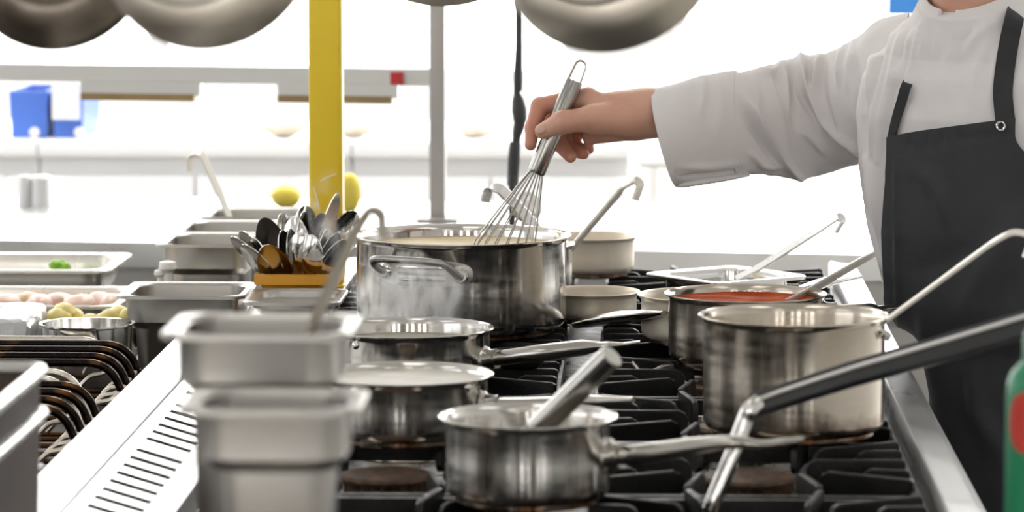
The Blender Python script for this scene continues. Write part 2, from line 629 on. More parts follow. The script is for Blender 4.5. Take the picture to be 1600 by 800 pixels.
wall_with_holes('wall_back', 'x', RY1, 0.12, RX0, RX1, [(-3.3, -0.15, 0.94, 2.6), (0.05, 2.8, 0.12, 2.6)], M['wall'])
window(1, 'x', RY1 + 0.02, -3.3, -0.15, 0.94, 2.6, 3, M['day_back'])
window(2, 'x', RY1 + 0.02, 0.05, 2.8, 0.12, 2.6, 2, M['day_back'])
wall_with_holes('wall_left', 'y', RX0 - 0.12, 0.12, RY0, RY1, [(1.2, 3.4, 1.0, 2.5), (4.2, 7.2, 1.0, 2.5)], M['wall'])
window(3, 'y', RX0 - 0.1, 1.2, 3.4, 1.0, 2.5, 2, M['day_side'])
window(4, 'y', RX0 - 0.1, 4.2, 7.2, 1.0, 2.5, 3, M['day_side'])
wall_with_holes('wall_right', 'y', RX1, 0.12, RY0, RY1, [(5.5, 7.6, 1.0, 2.5)], M['wall'])
window(5, 'y', RX1 + 0.02, 5.5, 7.6, 1.0, 2.5, 2, M['day_side'])
wall_with_holes('wall_front', 'x', RY0 - 0.12, 0.12, RX0, RX1, [(-3.2, -2.6, 0.5, 2.5), (-2.1, -1.7, 0.5, 2.5), (-1.0, -0.55, 0.5, 2.5), (0.0, 0.3, 0.5, 2.5), (1.4, 1.75, 0.5, 2.5), (2.2, 2.7, 0.5, 2.5)], M['front_wall'])
for n_, (a, b) in enumerate(((-3.2, -2.6), (-2.1, -1.7), (-1.0, -0.55), (0.0, 0.3), (1.4, 1.75), (2.2, 2.7))):  # unseen windows added as front fill and bright stripes in the steel
    window(6 + n_, 'x', RY0 - 0.1, a, b, 0.5, 2.5, 1, M['front_fill'])
o = struct('added_door_1', MB().box((0.45, RY0, 0), (1.2, RY0 + 0.05, 2.1), 0.004), M['dark_door'])  # unseen door added as a dark stripe for the steel to reflect
MB().box((0.52, RY0 + 0.05, 1.0), (0.64, RY0 + 0.09, 1.03), 0.004).build('door_handle', M['steel'], o)

for ix, x in enumerate((-2.2, -0.5, 1.2)):  # unseen ceiling panels added as fill; the far row whitens the background
    for iy, y in enumerate((0.4, 3.0, 6.9)):
        t = thing('ceiling_fill_light', 'unseen white light panel added on the ceiling as fill %s, %s' % (
            ('near the back windows', 'above the stove', 'near the front wall')[2 - iy if iy != 1 else 1],
            ('on the window side', 'in the middle', 'on the chef side')[ix]), 'ceiling light', (x, y, RZ), 'added ceiling fill lights')
        MB().box((x - 0.32, y - 0.62, RZ - 0.05), (x + 0.32, y + 0.62, RZ), 0.006).build('lamp_housing', M['frame'], t)
        MB().box((x - 0.29, y - 0.59, RZ - 0.056), (x + 0.29, y + 0.59, RZ - 0.048)).build('diffuser', M['fill_lamp_back' if iy == 2 else 'lamp'], t)

# ================================================================== BACKGROUND
# long worktop across the back, a little askew
def slab(pts, z0, z1):
    mb = MB()
    n = len(pts)
    mb.add([(x, y, z0) for x, y in pts] + [(x, y, z1) for x, y in pts],
           [tuple(range(n - 1, -1, -1)), tuple(n + i for i in range(n))] + [(i, (i + 1) % n, n + (i + 1) % n, n + i) for i in range(n)])
    return mb


def wf(x):           # front edge of the back worktop
    return 5.72 - 0.13 * (x + 0.1)


t = thing('back_worktop', 'long bright steel worktop with grey front running behind the stove', 'worktop', (-0.4, 6.1, 0))
x0, x1 = -2.3, 1.5
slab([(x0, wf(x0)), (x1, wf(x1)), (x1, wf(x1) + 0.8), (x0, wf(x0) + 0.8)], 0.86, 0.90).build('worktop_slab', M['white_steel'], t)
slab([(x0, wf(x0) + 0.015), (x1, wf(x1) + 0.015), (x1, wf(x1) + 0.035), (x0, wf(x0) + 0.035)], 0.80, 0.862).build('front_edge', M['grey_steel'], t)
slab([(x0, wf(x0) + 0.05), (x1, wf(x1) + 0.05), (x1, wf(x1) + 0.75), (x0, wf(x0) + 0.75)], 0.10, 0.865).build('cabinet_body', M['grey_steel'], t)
for k in range(4):
    a = x0 + 0.1 + k * 0.95
    slab([(a, wf(a) + 0.04), (a + 0.9, wf(a + 0.9) + 0.04), (a + 0.9, wf(a + 0.9) + 0.06), (a, wf(a) + 0.06)], 0.14, 0.785).build('sliding_door', M['grey_steel'], t)

# low cabinets along the back wall
FY = 7.75
for k, (a, b) in enumerate(((-2.9, -2.102), (-2.10, -1.272), (-1.27, -0.612), (-0.61, -0.03))):
    t = thing('base_cabinet', 'pale steel base cabinet under the back windows, %s' % (
        'first from the window wall', 'second from the window wall', 'behind the yellow post', 'last before the glass door')[k], 'cabinet', (a, FY, 0), 'base cabinets under the back windows')
    MB().box((a, FY, 0.08), (b, FY + 0.65, 0.885), 0.004).build('cabinet_body', M['pale_steel'], t)
    MB().box((a, FY - 0.03, 0.885), (b, FY + 0.65, 0.92), 0.004).build('cabinet_top', M['pale_steel'], t)
    MB().box((a + 0.05, FY + 0.03, 0), (b - 0.05, FY + 0.6, 0.08)).build('plinth', M['grey_steel'], t)
    mid = (a + b) / 2
    for q, (u, v) in enumerate(((a + 0.004, mid - 0.002), (mid + 0.002, b - 0.004))):
        d = MB().box((u, FY - 0.02, 0.10), (v, FY, 0.845), 0.003).build('door', M['pale_steel'], t)
        hx = v - 0.04 if q == 0 else u + 0.04
        MB().tube([(hx, FY - 0.022, 0.62), (hx, FY - 0.045, 0.63), (hx, FY - 0.045, 0.79), (hx, FY - 0.022, 0.80)], 0.006, 8).build('door_handle', M['pale_steel'], d)

# things on the base cabinets
def simple_box(name, label, cat, lo, hi, m, bev=0.006, group=None):
    o = MB().box(lo, hi, bev).build(name, m, origin=((lo[0] + hi[0]) / 2, (lo[1] + hi[1]) / 2, lo[2]))
    return tag(o, label, cat, group)


def open_bin(name, label, cat, x0, x1, y0, y1, z0, z1, m, th=0.006, taper=0.012, group=None, parent=None):
    mb = MB()
    def rr(e, z, ins):
        return [(x0 + e + ins, y0 + e + ins, z), (x1 - e - ins, y0 + e + ins, z), (x1 - e - ins, y1 - e - ins, z), (x0 + e + ins, y1 - e - ins, z)]
    mb.rings([rr(0, z0, taper), rr(0, z1 - 0.012, 0), rr(-0.008, z1 - 0.012, 0), rr(-0.008, z1, 0), rr(th, z1, 0), rr(th, z0 + th, taper)])
    o = mb.build(name, m, origin=((x0 + x1) / 2, (y0 + y1) / 2, z0), smooth=20)
    return tag(o, label, cat, group)


xa, xb, xc = P(15, 225, 7.8).x, P(79, 225, 7.8).x, P(131, 225, 7.8).x
zb0, zb1 = 0.92, P(70, 140, 7.85).z
for a, b, lab, kx in ((xa, xb - 0.004, 'nearest the window wall', 54), (xb + 0.004, xc, 'with a white sheet on its front', 124)):
    t = thing('storage_bin', 'blue plastic storage bin on the base cabinets, ' + lab, 'bin', ((a + b) / 2, 7.9, zb0), 'blue bins')
    mb = MB()
    def rr(e, z):
        return [(a + e, 7.8 + e, z), (b - e, 7.8 + e, z), (b - e, 8.05 - e, z), (a + e, 8.05 - e, z)]
    mb.rings([rr(0.004, zb0), rr(0, zb1), rr(0.006, zb1), rr(0.008, zb0 + 0.006)])
    mb.build('bin_body', M['blue'], t, smooth=20)
    k_ = P(kx, 207, 7.8)
    MB().lathe([(0, 0), (0.011, 0), (0.010, 0.006), (0, 0.008)], (k_.x, 7.8, k_.z), 20, axis=(0, -1, 0)).build('knob', M['paper'], t)
pa, pb = P(81, 187, 7.78), P(123, 136, 7.78)
simple_box('paper_sheet', 'white sheet of paper fixed on the front of a blue bin', 'paper', (pa.x, 7.784, pa.z), (pb.x, 7.79, pb.z + 0.006), M['paper'], 0)

for k, (px, r) in enumerate(((35, 0.012), (62, 0.018))):
    p = P(px, 300, 6.4)
    tag(MB().lathe([(0, 0), (r, 0), (r, 0.05), (r * 0.8, 0.055), (0, 0.055)], (p.x, 6.42, 0.90), 20).build('spice_shaker', M['pale_steel'], origin=(p.x, 6.42, 0.9)),
        ('thin', 'thicker')[k] + ' pale grey shaker on the back worktop below the blue bins', 'shaker', 'shakers on the back worktop')

for k, (px, py, y, rx, rz, nm, lab, m) in enumerate((
        (447, 325, 6.40, 0.026, 0.021, 'lemon', 'blurred yellow fruit on the back worktop behind the steel containers', 'lemon'),
        (546, 340, 6.30, 0.020, 0.036, 'lemon', 'tall blurred yellow fruit on the back worktop beside the yellow post', 'lemon'),
        (963, 240, 7.85, 0.028, 0.012, 'lemon', 'small bright yellow fruit lying far back below the hand', 'lemon'),
        (442, 230, 7.85, 0.050, 0.022, 'bread_loaf', 'small beige loaf on the base cabinets beside the yellow post', 'bread'),
        (552, 228, 7.85, 0.042, 0.018, 'bread_loaf', 'small beige loaf on the base cabinets between yellow post and grey post', 'bread'),
        (740, 226, 7.85, 0.040, 0.016, 'bread_loaf', 'small beige loaf on the base cabinets next to the hanging cable', 'bread'))):
    p = P(px, py, y)
    zz = 0.90 if y < 7 else 0.92
    if k == 2:
        zz = P(px, 242, y).z
    tag(lump((p.x, y, zz + rz), (rx, rx * 0.8, rz), 40 + k, 0.06).build(nm, M[m], origin=(p.x, y, zz)), lab, {'lemon': 'fruit', 'bread_loaf': 'bread'}[nm])
p = P(963, 242, 7.85)
t = thing('low_trolley', 'pale steel trolley standing far back in front of the glass door', 'trolley', (p.x, 7.95, 0))
p.x = 0.01
MB().box((p.x - 0.02, 7.75, p.z - 0.02), (p.x + 0.55, 8.2, p.z), 0.004).build('trolley_top', M['white_steel'], t)
for ax in (0.0, 0.51):
    for ay in (7.77, 8.16):
        MB().box((p.x + ax, ay, 0), (p.x + ax + 0.02, ay + 0.02, p.z - 0.019)).build('leg', M['white_steel'], t)
MB().box((p.x, 7.77, 0.3), (p.x + 0.53, 8.18, 0.32), 0.003).build('trolley_shelf', M['white_steel'], t)
p = P(762, 215, 7.95)
t = tag(MB().lathe([(0, 0), (0.052, 0), (0.055, 0.01), (0.055, 0.105), (0.058, 0.11), (0.053, 0.11), (0.051, 0.01), (0, 0.008)], (p.x, 7.98, 0.92), 40).build('stock_container', M['white_pot'], origin=(p.x, 7.98, 0.92)),
        'white cylindrical container far back between grey post and hanging cable', 'container')
p = P(1408, 10, 8.9)
simple_box('notice_board', 'blue board on the back wall showing above the chef’s shoulder'.replace('’', ''), 'board', (P(1388, 0, 9.1).x, 9.12, P(1400, 25, 9.1).z), (P(1388, 0, 9.1).x + 0.35, 9.15, 1.50), M['blue_board'])

# heated gantry on the back worktop
pp = P(684, 345, 6.19)
t = thing('serving_gantry', 'grey steel heated serving gantry standing on the back worktop', 'gantry', (pp.x, 6.19, 0.9))
MB().box((pp.x - 0.0135, 6.177, 0.90), (pp.x + 0.0135, 6.203, 1.62), 0.003).build('post', M['post'], t)
MB().box((pp.x - 0.035, 6.155, 0.90), (pp.x + 0.035, 6.225, 0.906), 0.002).build('foot_plate', M['post'], t)
def gy(x):
    return 6.19 - 0.18 * (x - pp.x)
xl = -1.75
zt, zbm = P(684, 107, 6.19).z, P(684, 134, 6.19).z
def beam(xa, xb, z0, z1, d0, d1):
    return slab([(xa, gy(xa) + d0), (xb, gy(xb) + d0), (xb, gy(xb) + d1), (xa, gy(xa) + d1)], z0, z1)
beam(xl, pp.x - 0.012, zbm, zt, -0.015, 0.02).build('beam', M['gantry'], t)
MB().box((xl - 0.0135, gy(xl) - 0.013, 0.90), (xl + 0.0135, gy(xl) + 0.013, 1.62), 0.003).build('post', M['post'], t)
beam(xl, pp.x + 0.1, 1.60, 1.625, -0.2, 0.1).build('overshelf', M['gantry'], t)
a, b = P(611, 131, 6.2), P(631, 112, 6.2)
sw = beam(a.x, b.x, a.z, b.z, -0.022, -0.014).build('switch', M['red'], t)
for (u, v) in ((123, 305), (437, 617)):
    a, b = P(u, 147, 6.25), P(v, 158, 6.25)
    h = beam(a.x, b.x + 0.01, a.z - 0.002, zbm + 0.002, -0.03, 0.03).build('lamp_hood', M['gantry'], t)
    beam(a.x, b.x, b.z, a.z + 0.001, -0.032, 0.0).build('heating_element', M['lampbrown'], h)

# hanging cable
c0 = P(808, 40, 5.45)
t = thing('power_cable', 'dark grey power cable with an inline plug hanging behind the whisk', 'cable', (c0.x, 5.45, 2.9))
path = [(P(812, 0, 5.45).x + 0.002, 5.45, 2.9)] + [tuple(P(a, b, 5.45)) for a, b in ((811, 0), (811, 60), (808, 120), (808, 160), (808, 215), (804, 250), (802, 290), (800, 340))] + [(P(799, 380, 5.5).x, 5.55, 0.30), (P(799, 380, 5.5).x, 5.5, 0.006)]
MB().tube(catmull(path, 6), 0.0052, 10).build('cord', M['cable'], t)
MB().tube(catmull([tuple(P(a, b, 5.449)) for a, b in ((808, 148), (810, 160), (812, 180), (812, 192), (808, 210), (806, 222))], 4),
          [0.006, 0.007, 0.008, 0.009, 0.0095, 0.010, 0.011, 0.011, 0.0105, 0.0105, 0.0105, 0.010, 0.009, 0.009, 0.0085, 0.008, 0.007, 0.0065, 0.006, 0.006, 0.0055], 12).build('plug', M['cable'], t)
MB().tube([tuple(P(a, b, 5.449)) for a, b in ((805, 222), (803, 250), (801, 290))], [0.008, 0.0095, 0.0085], 12).build('cable_sleeve', M['cable'], t)

# yellow gas pipe
PYY = 4.74
pc = P(511, 300, PYY)
t = thing('steel_post', 'scuffed yellow upright square post behind the cutlery tub', 'post', (pc.x, PYY, 0.9506))
rp = 26 * PYY / FPX
MB().box((pc.x - rp, PYY - rp, 0.9506), (pc.x + rp, PYY + rp, 2.9), 0.0045).build('post_tube', M['yellow'], t)
MB().box((pc.x - rp * 1.06, PYY - rp * 1.06, 0.9506), (pc.x + rp * 1.06, PYY + rp * 1.06, 0.9566), 0.002).build('foot_plate', M['yellow'], t)
for pl in (((489, 292), (494, 305), (499, 328)), ((501, 283), (512, 277), (526, 272))):
    MB().tube([tuple(P(x_, y_, PYY - rp - 0.0002)) for x_, y_ in pl], 0.0007, 6).build('scratch', M['paper'], t)

# ================================================================== COOKING RANGE
RAILX0, RAILX1 = -0.541, -0.4907
t = thing('cooking_range', 'black topped gas range with bright steel ledge and slotted rear vent', 'range', (-0.07, 3.7, 0))
YB0, YB1 = 2.3, 5.12
MB().box((-0.47, YB0, 0.12), (0.262, YB1, DZ - 0.02), 0.004).build('range_body', M['grey_steel'], t)
MB().box((-0.41, YB0, DZ - 0.02), (0.256, YB1, DZ), 0.002).build('deck', M['deck'], t)
for lx in (-0.43, 0.20):
    for ly in (YB0 + 0.05, YB1 - 0.10):
        MB().lathe([(0, 0), (0.025, 0), (0.02, 0.125), (0, 0.125)], (lx, ly, 0), 16).build('foot', M['steel'], t)
# front ledge with a rolled edge
prof = [(0.256, 0.885), (0.256, 0.944), (0.258, 0.947), (0.262, 0.947), (0.266, 0.945), (0.284, 0.9435), (0.291, 0.941), (0.296, 0.935), (0.298, 0.925), (0.298, 0.80), (0.262, 0.80)]
MB().rings([[(x, y, z) for x, z in prof] for y in (YB0, YB1)]).build('front_ledge', M['white_steel'], t, smooth=50)
for k in range(4):
    yk = 2.40 + k * 0.40
    kn = MB().lathe([(0, 0), (0.026, 0), (0.024, 0.02), (0.02, 0.03), (0, 0.03)], (0.298, yk, 0.85), 24, axis=(1, 0, 0)).build('control_knob', M['black_handle'], t)
# flue: rail, vent grille
MB().box((RAILX0, 2.2, 0.70), (RAILX1, 4.33, 0.95), 0.004).build('flue_rail', M['rail'], t)
def vz(x):
    return 0.946 - 0.30 * (x + 0.4895)
def vbox(x0, x1, y0, y1, dz=0.0008):
    mb = MB().box((x0, y0, -dz), (x1, y1, 0))
    mb.v = [(x, y, z + vz(x)) for x, y, z in mb.v]
    return mb
gr = MB()
slots = [2.61 + 0.0442 * k for k in range(20)] + [3.519 + 0.045 * k for k in range(6)] + [3.835 + 0.045 * k for k in range(9)]
VX0, VX1 = -0.4895, -0.4220
for x0, x1 in ((VX0, -0.4775), (-0.4345, VX1)):
    m_ = vbox(x0, x1, 2.2, 4.33)
    gr.add(m_.v, m_.f)
edges = [2.2] + slots + [4.33]
prev = 2.2
for s_ in slots + [4.33 + 0.0095]:
    m_ = vbox(-0.4785, -0.4335, prev, s_ - 0.0095)
    gr.add(m_.v, m_.f)
    prev = s_ + 0.0095
gr.build('vent_grille', M['white_steel'], t)
MB().box((VX0, 2.2, 0.75), (VX1, 4.33, 0.918), 0.001).build('vent_shaft', M['slot'], t)  # solid block; the dark inside the slots is painted as its black
MB().box((VX1, 2.2, 0.80), (-0.408, 4.33, 0.9285), 0.003).build('vent_side', M['white_steel'], t)
MB().box((-0.487, 4.335, 0.80), (-0.386, YB1, 0.95), 0.003).build('flue_cover', M['steel'], t)

# grates: an iron frame with fingers pointing to the burner
def make_grate(cx, cy, label):
    t = thing('pan_grate', label, 'grate', (cx, cy, DZ), 'cast iron grates on the range')
    h = 0.147
    fr = MB()
    a = h - 0.0045
    path_o = [(-h, -h), (h, -h), (h, h), (-h, h)]
    path_i = [(-h + 0.008, -h + 0.008), (h - 0.008, -h + 0.008), (h - 0.008, h - 0.008), (-h + 0.008, h - 0.008)]
    fr.rings([[(cx + x, cy + y, z) for x, y in pth] for pth, z in ((path_o, GZ - 0.026), (path_o, GZ - 0.010), (path_i, GZ - 0.010), (path_i, GZ - 0.026))], cap0=False, cap1=False, closed=True)
    fr.build('frame', M['iron'], t)
    for sx in (-1, 1):
        for sy in (-1, 1):
            MB().box((cx + sx * (h - 0.006) - 0.006, cy + sy * (h - 0.006) - 0.006, DZ + 0.0006), (cx + sx * (h - 0.006) + 0.006, cy + sy * (h - 0.006) + 0.006, GZ - 0.011), 0.002).build('foot', M['iron'], t)

    def finger(a, b):
        a, b = Vector(a), Vector(b)
        d = (b - a).normalized()
        n = Vector((-d.y, d.x, 0)) * 0.0029
        L_ = (b - a).length
        prof = [(0, -0.022), (0, -0.002), (0.004, 0.0), (L_ - 0.009, 0.0), (L_ - 0.003, -0.003), (L_, -0.009), (L_, -0.020), (L_ - 0.006, -0.026), (L_ * 0.5, -0.024)]
        ring = []
        for s, k in ((-1.0, 1.0), (-0.55, 0), (0.55, 0), (1.0, 1.0)):
            ring.append([a + d * (u + (0.0012 if False else 0)) + n * s + Vector((0, 0, z - (0.0012 if k and z > -0.004 else 0))) for u, z in prof])
        return MB().rings(ring)
    for sx in (-1, 1):
        for o, i in ((0.112, 0.062), (0.0, 0.0), (-0.112, -0.062)):
            finger((cx + sx * (h - 0.004), cy + o, GZ), (cx + sx * (0.062 if o else 0.052), cy + i, GZ)).build('finger', M['iron'], t)
        for o in (0.056, -0.056):
            finger((cx + sx * (h - 0.004), cy + o * 1.05, GZ), (cx + sx * 0.100, cy + o * 0.9, GZ)).build('finger', M['iron'], t)
    for sy in (-1, 1):
        for o in (0.058, -0.058):
            finger((cx + o, cy + sy * (h - 0.004), GZ), (cx + o * 0.75, cy + sy * 0.070, GZ)).build('finger', M['iron'], t)
    return t


DB = DZ + 0.0006


def make_burner(cx, cy, label):
    t = thing('gas_burner', label, 'burner', (cx, cy, DB), 'gas burners')
    MB().lathe([(0, 0), (0.062, 0), (0.060, 0.004), (0.045, 0.007), (0.043, 0.012), (0, 0.012)], (cx, cy, DB), 40).build('drip_ring', M['warm_steel'], t)
    mb = MB()
    rings = []
    n = 48
    for r, z, tooth in ((0.028, 0.012, 0), (0.040, 0.012, 1), (0.040, 0.024, 1), (0.028, 0.024, 0)):
        rings.append([(cx + (r - (0.004 if tooth and j % 2 else 0)) * math.cos(2 * PI * j / n), cy + (r - (0.004 if tooth and j % 2 else 0)) * math.sin(2 * PI * j / n), DB + z) for j in range(n)])
    mb.rings(rings)
    mb.build('burner_head', M['burner'], t)
    MB().lathe([(0, 0.0235), (0.042, 0.0235), (0.043, 0.026), (0.041, 0.029), (0.02, 0.031), (0, 0.031)], (cx, cy, DB), 40).build('burner_cap', M['burner'], t)
    return t


ROWS = [2.755, 3.06, 3.365, 3.67, 3.975, 4.28, 4.585, 4.89]
rown = {3: 'in the row below the large black-handled ladle', 0: ''}
COLS = {0: (-0.235, 'vent side'), 1: (0.097, 'chef side')}
order = ['eighth', 'seventh', 'sixth', 'fifth', 'fourth', 'third', 'second', 'first']
for c, (cx, side) in COLS.items():
    for r, cy in enumerate(ROWS[1:]):
        make_grate(cx, cy, 'black cast iron grate on the %s of the range, %s from the far end' % (side, order[r + 1]))
        if cy < 4.4:
            make_burner(cx, cy, 'brown gas burner under the %s grate from the far end on the %s' % (order[r + 1], side))

# scraps of foil and food on the deck
for k, (px, py, w_) in enumerate(((1092, 632, 0.022), (1120, 655, 0.016), (1085, 722, 0.022), (1130, 730, 0.014), (1285, 775, 0.026), (1140, 785, 0.018), (1010, 560, 0.016), (560, 770, 0.014))):
    y = (CAMZ - DZ - 0.004) * FPX / (py + 205)
    p = P(px, py, y)
    mb = MB()
    n = 7
    zs = rng.uniform(0.0005, 0.016, (n, n))
    mb.add([(p.x + (i / (n - 1) - 0.5) * w_ * 2 + rng.uniform(-.001, .001), y + (j / (n - 1) - 0.5) * w_ * 2.4, DZ + zs[i, j]) for i in range(n) for j in range(n)] +
           [(p.x + (i / (n - 1) - 0.5) * w_ * 2, y + (j / (n - 1) - 0.5) * w_ * 2.4, DZ + 0.0002) for i in range(n) for j in range(n)],
           [(i * n + j, i * n + j + 1, (i + 1) * n + j + 1, (i + 1) * n + j) for i in range(n - 1) for j in range(n - 1)] +
           [(n * n + i * n + j, n * n + (i + 1) * n + j, n * n + (i + 1) * n + j + 1, n * n + i * n + j + 1) for i in range(n - 1) for j in range(n - 1)])
    o = mb.build('foil_scrap', M['foil'], origin=(p.x, y, DZ), smooth=10)
    tag(o, 'crumpled bit of silver foil lying on the black deck between the grates', 'foil', 'foil scraps on the deck')

# a small black iron dish and a bent wire hook among the pans
ix0, iy0 = -0.134, 3.975
tag(MB().lathe([(0, 0), (0.018, 0), (0.026, 0.005), (0.031, 0.017), (0.0325, 0.0195), (0.0305, 0.0200), (0.024, 0.008), (0.016, 0.004), (0, 0.004)], (ix0, iy0, GZ), 48).build('iron_dish', M['iron'], origin=(ix0, iy0, GZ)),
    'small round black iron dish on the grate below the saute pan handle', 'dish')
hk_ = [P(988, 566, 3.99), P(996, 576, 3.985), P(1006, 584, 3.98), P(1022, 579, 3.98), P(1036, 573, 3.985), P(1052, 572, 3.99)]
o = MB().tube(catmull(hk_, 6), 0.0021, 10).build('wire_hook', M['wire'], origin=hk_[2])
tag(o, 'thin bent steel wire hook lying across the grate beside the tomato saucepan', 'hook')

# low steel counter beside the range
t = thing('side_counter', 'low steel counter beside the range holding trays and containers', 'counter', (-1.2, 4.4, 0))
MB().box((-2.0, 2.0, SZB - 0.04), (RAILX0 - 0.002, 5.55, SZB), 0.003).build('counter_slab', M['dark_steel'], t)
MB().box((-0.541, 4.335, SZB - 0.04), (-0.49, 5.55, SZB), 0.003).build('counter_slab', M['steel'], t)
MB().box((-1.98, 2.05, 0.1), (-0.56, 5.5, SZB - 0.039), 0.003).build('counter_body', M['grey_steel'], t)
for lx in (-1.9, -0.7):
    for ly in (2.15, 5.3):
        MB().lathe([(0, 0), (0.025, 0), (0.02, 0.105), (0, 0.105)], (lx, ly, 0), 16).build('foot', M['steel'], t)
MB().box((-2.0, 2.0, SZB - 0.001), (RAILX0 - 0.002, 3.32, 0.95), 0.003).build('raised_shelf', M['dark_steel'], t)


# ================================================================== POTS AND PANS
def pot_profile(R, h, w=0.0018, br=0.010, rim=0.0055):
    """Wall radius R, height h, rolled-out pouring rim of width rim; from the outer axis round to the inner axis."""
    p = [(0, 0), (R - br, 0)]
    for k in range(1, 7):
        a = k / 6 * PI / 2
        p.append((R - br + br * math.sin(a), br - br * math.cos(a)))
    p += [(R, h * 0.5), (R, h - 0.007), (R + rim * 0.25, h - 0.004), (R + rim * 0.75, h - 0.0022), (R + rim, h - 0.0012), (R + rim * 1.02, h - 0.0002),
          (R + rim * 0.8, h + 0.0004), (R + rim * 0.3, h - 0.0008), (R - w * 0.3, h - 0.0035), (R - w, h - 0.008), (R - w, br + w)]
    for k in range(1, 6):
        a = PI / 2 * (1 - k / 5)
        p.append((R - w - br + br * math.sin(a), w + br - br * math.cos(a)))
    p += [(0, w + 0.0005)]
    return p


def rivet(mb_parent, at, normal, r=0.0035):
    MB().lathe([(0, 0), (r, 0), (r * 0.85, r * 0.35), (r * 0.4, r * 0.6), (0, r * 0.65)], at, 14, axis=normal).build('rivet', M['polished'], mb_parent)


def pot(label, x, y, R, h, m='pot', zb=GZ, name='saucepan', cat='saucepan', rim=0.0055, br=0.010, base=True, group=None):
    t = thing(name, label, cat, (x, y, zb), group)
    b = MB().lathe(pot_profile(R, h - (0.005 if base else 0), br=br, rim=rim), (x, y, zb + (0.005 if base else 0)), 112).build('pot_body', M[m], t)
    if base:
        MB().lathe([(0, 0), (R - br - 0.001, 0), (R - br + 0.001, 0.0015), (R - br + 0.001, 0.0055), (0, 0.0055)], (x, y, zb), 64).build('base_disc', M['pot_warm'], t)
    return t


def contents(name, label, cat, x, y, R, z, depth, m, seed=0, bump=0.0012):
    mb = MB()
    rings = []
    seg = 48
    for k, r in enumerate((1.0, 1.0, 0.85, 0.65, 0.45, 0.22, 0.02)):
        pts = []
        for j in range(seg):
            a = 2 * PI * j / seg
            px, py = x + R * r * math.cos(a), y + R * r * math.sin(a)
            zz = z - depth if k == 0 else z + (0 if k == 1 else bump * float(noise3([[px * 60, py * 60, seed]], seed)[0]))
            pts.append((px, py, zz))
        rings.append(pts)
    mb.rings(rings)
    return tag(mb.build(name, M[m], origin=(x, y, z - depth)), label, cat)


def tube_handle(t, path, radii, m='handle', name='handle', collar=None, hole=True):
    """Hollow cast handle: (half width, half height) along a smooth path."""
    pts = catmull(path, 8)
    k = len(pts)
    n = len(radii)
    rr = []
    for i in range(k):
        u = i / (k - 1) * (n - 1)
        a = min(int(u), n - 2)
        f = u - a
        f = f * f * (3 - 2 * f)
        rr.append((radii[a][0] * (1 - f) + radii[a + 1][0] * f, radii[a][1] * (1 - f) + radii[a + 1][1] * f))
    h = MB().tube(pts, rr, 20, up=(0, 0, 1)).build(name, M[m], t)
    if collar:
        d = (pts[1] - pts[0]).normalized()
        r = collar
        MB().lathe([(0, 0.0), (r * 1.5, 0.0), (r * 1.55, 0.0015), (r * 1.2, 0.004), (r * 1.05, 0.010), (r * 1.08, 0.016), (0, 0.016)], pts[0] - d * 0.0005, 28, axis=d).build('bracket', M[m], t)
    return h


# --- the big stockpot being stirred
BX, BY = P(721, 368, 4.3).x, 4.3
BR, BZR = 0.1222, P(722, 366, 4.3).z
bp = pot('large shining steel stockpot being stirred with the whisk', BX, BY, BR, BZR - GZ, 'pot_clean', name='stockpot', cat='stockpot', rim=0.0058, br=0.014)


def on_big(ang, z, off):
    """Point on the big pot: angle from the side facing the lens, positive to the chef's side."""
    a = -PI / 2 + ang
    return Vector((BX + (BR + off) * math.cos(a), BY + (BR + off) * math.sin(a), z))


def pot_ear(side):
    base = 0.0 if side else PI
    c = base + math.radians(-19.5)
    zc = P(672, 429, BY - BR).z if side else BZR - 0.045
    hw, hh = math.radians(28.5), 0.0145
    # curved mounting plate with stamped ribs
    mb = MB()
    n = 40
    outl = []
    for k in range(n):
        q = 2 * PI * k / n
        ca, sa = math.cos(q), math.sin(q)
        ca, sa = math.copysign(abs(ca) ** 0.5, ca), math.copysign(abs(sa) ** 0.7, sa)
        outl.append((c + hw * ca, zc + hh * sa))
    def ring(off, ins):
        return [on_big(c + (a - c) * ins, zc + (z - zc) * ins, off) for a, z in outl]
    mb.rings([ring(0.0002, 0.02), ring(0.0002, 0.35), ring(0.0002, 0.7), ring(0.0002, 1.0), ring(0.0014, 1.0), ring(0.0020, 0.97), ring(0.0020, 0.6), ring(0.0020, 0.3), ring(0.0020, 0.02)])
    pl = mb.build('mounting_plate', M['gn'], bp)
    for dz in (0.007, 0.0, -0.007):
        MB().tube([on_big(c + math.radians(a), zc + dz, 0.0022) for a in range(-14, 15, 2)], [0.0006] + [0.0020] * 13 + [0.0006], 8).build('rib', M['polished'], pl)
    s0, s1 = c - math.radians(22), c + math.radians(22)
    top = zc + 0.0165
    pts = [on_big(s0, zc + 0.001, 0.0050), on_big(s0 - 0.01, zc + 0.003, 0.009), on_big(s0 - 0.03, zc + 0.011, 0.017), on_big(s0 + 0.03, top, 0.021), on_big(c - 0.1, top + 0.001, 0.0225), on_big(c + 0.14, top, 0.0225),
           on_big(s1 - 0.13, zc + 0.013, 0.020), on_big(s1 - 0.04, zc + 0.001, 0.011), on_big(s1, zc - 0.003, 0.0050)]
    MB().tube(catmull(pts, 8), 0.0043, 14).build('handle', M['wire'], bp)
    for a in (s0, s1):
        p = on_big(a, zc - 0.0015 if a == s1 else zc + 0.001, 0.0015)
        nrm = on_big(a, 0, 1.0) - on_big(a, 0, 0.0)
        MB().lathe([(0, 0), (0.0095, 0), (0.009, 0.002), (0.0062, 0.0045), (0, 0.0045)], p, 20, axis=nrm).build('boss', M['polished'], bp)


